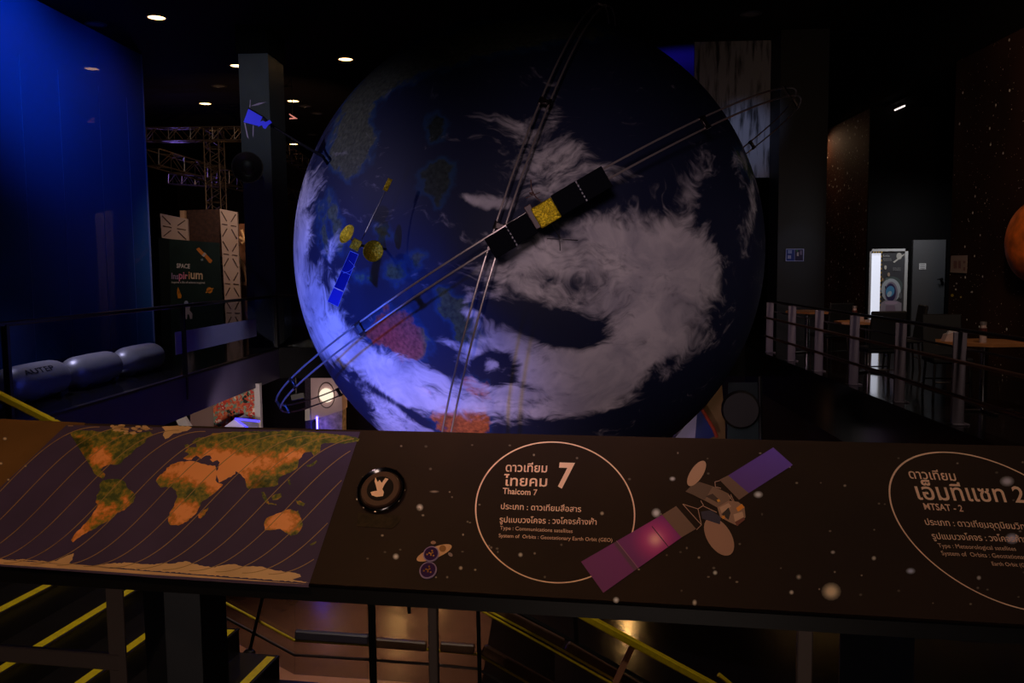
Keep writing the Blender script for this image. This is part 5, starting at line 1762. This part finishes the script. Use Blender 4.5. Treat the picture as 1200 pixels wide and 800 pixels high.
pell(350, 160, 26, 32, (200, 196, 190)); pp([(292, 214), (398, 136), (400, 146), (305, 224)], (216, 212, 206)); pell(221, 266, 12, 20, (216, 210, 200)); pell(252, 332, 12, 18, (196, 170, 150)); pell(194, 380, 9, 16, (190, 150, 110)); pell(236, 372, 14, 10, (110, 130, 130))
po.build('poster_print', vcol_mat('poster print', .5), door)
tx = MB()
pm = lambda x, y: dp(x, y, .06)
add_text(tx, 'Lucha', (1035.2, 300.5), (1042.5, 300.7), pm, 1.1, 0, .01)
for k in range(4): add_text(tx, 'space explorers wanted', (1035.2, 302.9 + k * .95), (1044.5, 303 + k * .95), pm, 1, 0)
for k in range(3): add_text(tx, 'join the mission', (1046.5, 314.2 + k * 1.3), (1055.5, 314.3 + k * 1.3), pm, 1, 0)
tx.build('lettering', mat('pale poster lettering', (190, 190, 190), .5), door)

gd = thing('door_2', 'grey door right of the lit doorway', 'door', Vector((dp(1088, 400).x, DY - .02, 0)))
gd['kind'] = 'structure'
MB().b2((dp(1069, 300).x, DY - .06, 0), (dp(1107, 300).x, DY, dp(1088, 281).z)).build('leaf', mat('grey door leaf', (86, 86, 90), .6), gd)
hd = dp(1103, 327, .07); MB().lathe(hd, (0, -1, 0), [(.03, 0), (.03, .03), (.015, .05)], 12).bar(hd + Vector((0, -.06, 0)), hd + Vector((-.1, -.06, 0)), .02, .02).build('handle', M_BLACK, gd)
MB().b2((dp(1076, 308).x, DY - .07, dp(1080, 315.5).z), (dp(1084, 308).x, DY - .06, dp(1080, 308.5).z)).build('sign_plate', mat('white sign plate', (226, 226, 230), .5), gd)
sg = MB()
for k in range(3):
    zz = dp(1080, 310 + k * 2.2).z
    sg.b2((dp(1077.2, 308).x, DY - .0715, zz - .006), (dp(1082.8, 308).x, DY - .07, zz + .006))
sg.build('sign_print', mat('grey sign print', (130, 130, 136), .5), gd)

# paper notice on the starry wall and the orange planet
def wp(x, y): return atX(x, y, XW - .01)
nt2 = thing('paper_notice', 'pale paper notice on the starry wall near the doors', 'notice', wp(1124, 320))
MB().prism([wp(1115, 299.5), wp(1134, 299), wp(1133, 320), wp(1114, 319)], (-.006, 0, 0)).build('sheet', mat('pale paper', (150, 132, 124), .6), nt2)
w = MB()
for (x, y, a, b_) in ((1119.5, 310, 2, 4.5), (1124.5, 310, 1.6, 4.5), (1130, 307, 1.2, 1.4), (1130, 315, 1.2, 2)):
    w.prism([atX(x - a, y - b_, XW - .017), atX(x + a, y - b_, XW - .017), atX(x + a, y + b_, XW - .017), atX(x - a, y + b_, XW - .017)], (-.001, 0, 0))
w.build('picture_print', mat('dull red print', (120, 86, 84), .6), nt2)
dl = MB()
rng = random.Random(5)
for (x, y, r, c) in ((1116, 346, 1.8, (200, 180, 60)), (1120, 339, 1.2, (200, 200, 190)), (1121, 332, 1.2, (150, 150, 150)), (1126, 348, 1.2, (190, 170, 80)), (1139, 342, 1.2, (200, 200, 200)), (1118, 335, .8, (180, 180, 180)), (1126, 325, .8, (150, 150, 150))):
    dl.add([atX(x + r * math.cos(a), y + r * math.sin(a), XW - .004) for a in [k * math.pi / 4 for k in range(8)]], [tuple(range(8))], False, lin(c))
tag(dl.build('wall_decal', vcol_mat('decal print', .5)), 'little star cluster decal on the wall under the paper notice', 'decal')
pl = MB()
pcn = wp(1214, 283)
pl.lathe(pcn + Vector((.006, 0, 0)), (-1, 0, 0), [(.54 * math.cos(a), .30 * math.sin(a)) for a in [k * math.pi / 24 for k in range(12)]] + [(.001, .30)], 48)
tag(pl.build('planet_relief', mat('orange planet skin', (214, 104, 30), .6, noise=.5, nscale=5)), 'orange planet relief on the starry wall at the right edge', 'planet model')
# info sign on the right pillar
sn = thing('framed_sign', 'small blue framed sign on the dark right pillar', 'sign', atY(931, 306, 18.48))
sy = lambda x, y, d=0: atY(x, y, 18.49 - d)
MB().prism([sy(921, 291.5), sy(942, 291.5), sy(941.5, 306), sy(920.5, 306)], (0, -.02, 0)).build('frame', mat('pale blue frame', (120, 120, 160), .4, emit=.12), sn)
f = MB()
def sq(x0, y0, x1, y1, c): f.add([sy(x0, y0, .022), sy(x1, y0, .022), sy(x1, y1, .022), sy(x0, y1, .022)], [(0, 1, 2, 3)], False, lin(c))
sq(921.6, 292.2, 931, 305.4, (44, 60, 130)); sq(931.4, 292.2, 941.2, 305.4, (50, 44, 74))
f.build('screen', vcol_mat('sign colours', .3), sn)
f = MB()
def sq2(x0, y0, x1, y1, c): f.add([sy(x0, y0, .024), sy(x1, y0, .024), sy(x1, y1, .024), sy(x0, y1, .024)], [(0, 1, 2, 3)], False, lin(c))
sq2(923.4, 293, 928, 297, (130, 140, 190)); sq2(923, 299, 927, 303, (150, 150, 190)); sq2(933.8, 295.4, 936, 300, (170, 160, 170)); sq2(933, 292.6, 935, 294.6, (60, 120, 80)); sq2(937.5, 293.4, 939.8, 298.5, (120, 110, 140))
f.build('sign_print', vcol_mat('sign print', .3), sn)
lamp('sign_lamp', 'SPOT', (5.0, 16.6, 2.6), (5.3, 18.5, 1.9), 6, (.6, .66, 1.0), .05, 40, .8)
# wall panel beside the pillar, streaks of projected light put into its colour
M_PROJ = mat('projected streaks', (120, 124, 140), .6)
nt = M_PROJ.node_tree; tcn = nt.nodes.new('ShaderNodeTexCoord'); mpn = nt.nodes.new('ShaderNodeMapping'); mpn.inputs['Scale'].default_value = (5.0, 1, .7)
nn = nt.nodes.new('ShaderNodeTexNoise'); nn.inputs['Scale'].default_value = 1.6; nn.inputs['Detail'].default_value = 5
rp = nt.nodes.new('ShaderNodeValToRGB'); rp.color_ramp.elements[0].position = .36; rp.color_ramp.elements[1].position = .52
rp.color_ramp.elements[0].color = (*lin((24, 24, 34)), 1); rp.color_ramp.elements[1].color = (*lin((150, 150, 160)), 1)
nt.links.new(tcn.outputs['Object'], mpn.inputs[0]); nt.links.new(mpn.outputs[0], nn.inputs['Vector']); nt.links.new(nn.outputs['Fac'], rp.inputs[0]); nt.links.new(rp.outputs[0], nt.nodes['Principled BSDF'].inputs['Base Color'])
mu = MB(); mu.b2((3.2, 19.32, 3.55), (5.3, 19.38, ZC))
tag(mu.build('projection_panel', M_PROJ), 'grey panel coloured with projected streaks, lit blue behind the right of the globe', 'mural panel')

# ------------------------------------------------------------------ ceiling lamps
def downlight(label, lit):
    o = thing('downlight', label, 'ceiling light', (0, 0, 0), 'ceiling downlights')
    MB().lathe((0, 0, 0), (0, 0, -1), [(.21, 0), (.21, .012), (.165, .02), (.16, .006)], 24).build('trim_ring', mat('dark trim ring', (50, 46, 46), .4), o)
    MB().lathe((0, 0, 0), (0, 0, -1), [(.158, 0), (.158, .008), (.001, .009)], 24).build('lens', M_WARMLAMP if lit else M_DIMLAMP, o)
    return o
lits = [((183.5, 20), 'lit warm downlight nearest the camera over the left gallery'), ((405, 69), 'lit warm downlight closest to the upper left of the globe'), ((278, 76.5), 'lit warm downlight just left of the column top'),
        ((343.5, 118), 'lit warm downlight just right of the column, upper of two'), ((240.5, 121), 'lit warm downlight above the level truss'), ((344, 168.5), 'lit warm downlight right of the column near the rod')]
D0 = None
for (px_, lbl) in lits:
    p = atZ(*px_, ZC - .001)
    if D0 is None:
        D0 = downlight(lbl, True); D0.location = p
    else:
        dup(D0, p, 0, lbl)
dims = [((256.5, 100.5), 'unlit downlight left of the column'), ((357.5, 124), 'unlit downlight right of the column beside a lit one'), ((371.5, 132.5), 'unlit downlight farther right of the column'), ((366, 157.5), 'unlit downlight between column and globe'),
        ((112, 28), 'unlit downlight above the blue wall'), ((1013, 39), 'unlit downlight over the right gallery, left of two'), ((1106, 42), 'unlit downlight over the right gallery, right of two'), ((880, 16), 'unlit downlight above the streaked panel')]
D1 = None
for (px_, lbl) in dims:
    p = atZ(*px_, ZC - .001)
    if D1 is None:
        D1 = downlight(lbl, False); D1.location = p
    else:
        dup(D1, p, 0, lbl)
tl = thing('tube_light', 'thin white tube light on the dark recess ceiling', 'ceiling light', (7.0, 16.6, 4.6))
q0, q1 = atZ(1038.5, 133.5, 4.66), atZ(1060, 124, 4.66)
MB().tube([q0, q1], .016, 8).build('tube', mat('white tube', (255, 240, 235), .4, emit=1.6, ecol=(255, 236, 230)), tl)
MB().bar(q0 + Vector((0, 0, .04)), q1 + Vector((0, 0, .04)), .06, .04).build('housing', M_MATTE, tl)
ax_ = thing('arrow_sign', 'tiny pinkish arrow sign hanging right of the left column', 'sign', atY(343, 139.5, 22.0))
MB().prism([atY(x, y, 22.0) for x, y in [(339, 133), (348.5, 138.8), (339, 139.5), (339.3, 138.2), (344, 137.8), (339, 134.4)]], (0, .03, 0)).build('arrow', mat('pink arrow light', (230, 150, 140), .4, emit=.5), ax_)
MB().tube([atY(343, 136, 22.05), Vector((atY(343, 136, 22.05).x, 22.05, ZC))], .012).build('hanger', M_BLACK, ax_)
# soffit lamps under the back gallery, mirrored in the lower floor
for (x, y, lbl) in ((-3.9, 20.6, 'warm lamp under the back gallery on the left'), (-3.2, 23.5, 'warm lamp under the back gallery farther in'), (1.9, 20.8, 'warm lamp under the back gallery on the right')):
    s_ = thing('soffit_lamp', lbl, 'ceiling light', (x, y, -.45), 'lamps under the back gallery')
    MB().lathe((x, y, -.45), (0, 0, -1), [(.16, 0), (.16, .015), (.12, .02), (.12, .008)], 20).build('trim_ring', M_BLACK, s_)
    MB().lathe((x, y, -.45), (0, 0, -1), [(.118, 0), (.118, .01), (.001, .011)], 20).build('lens', M_SOFFIT, s_)
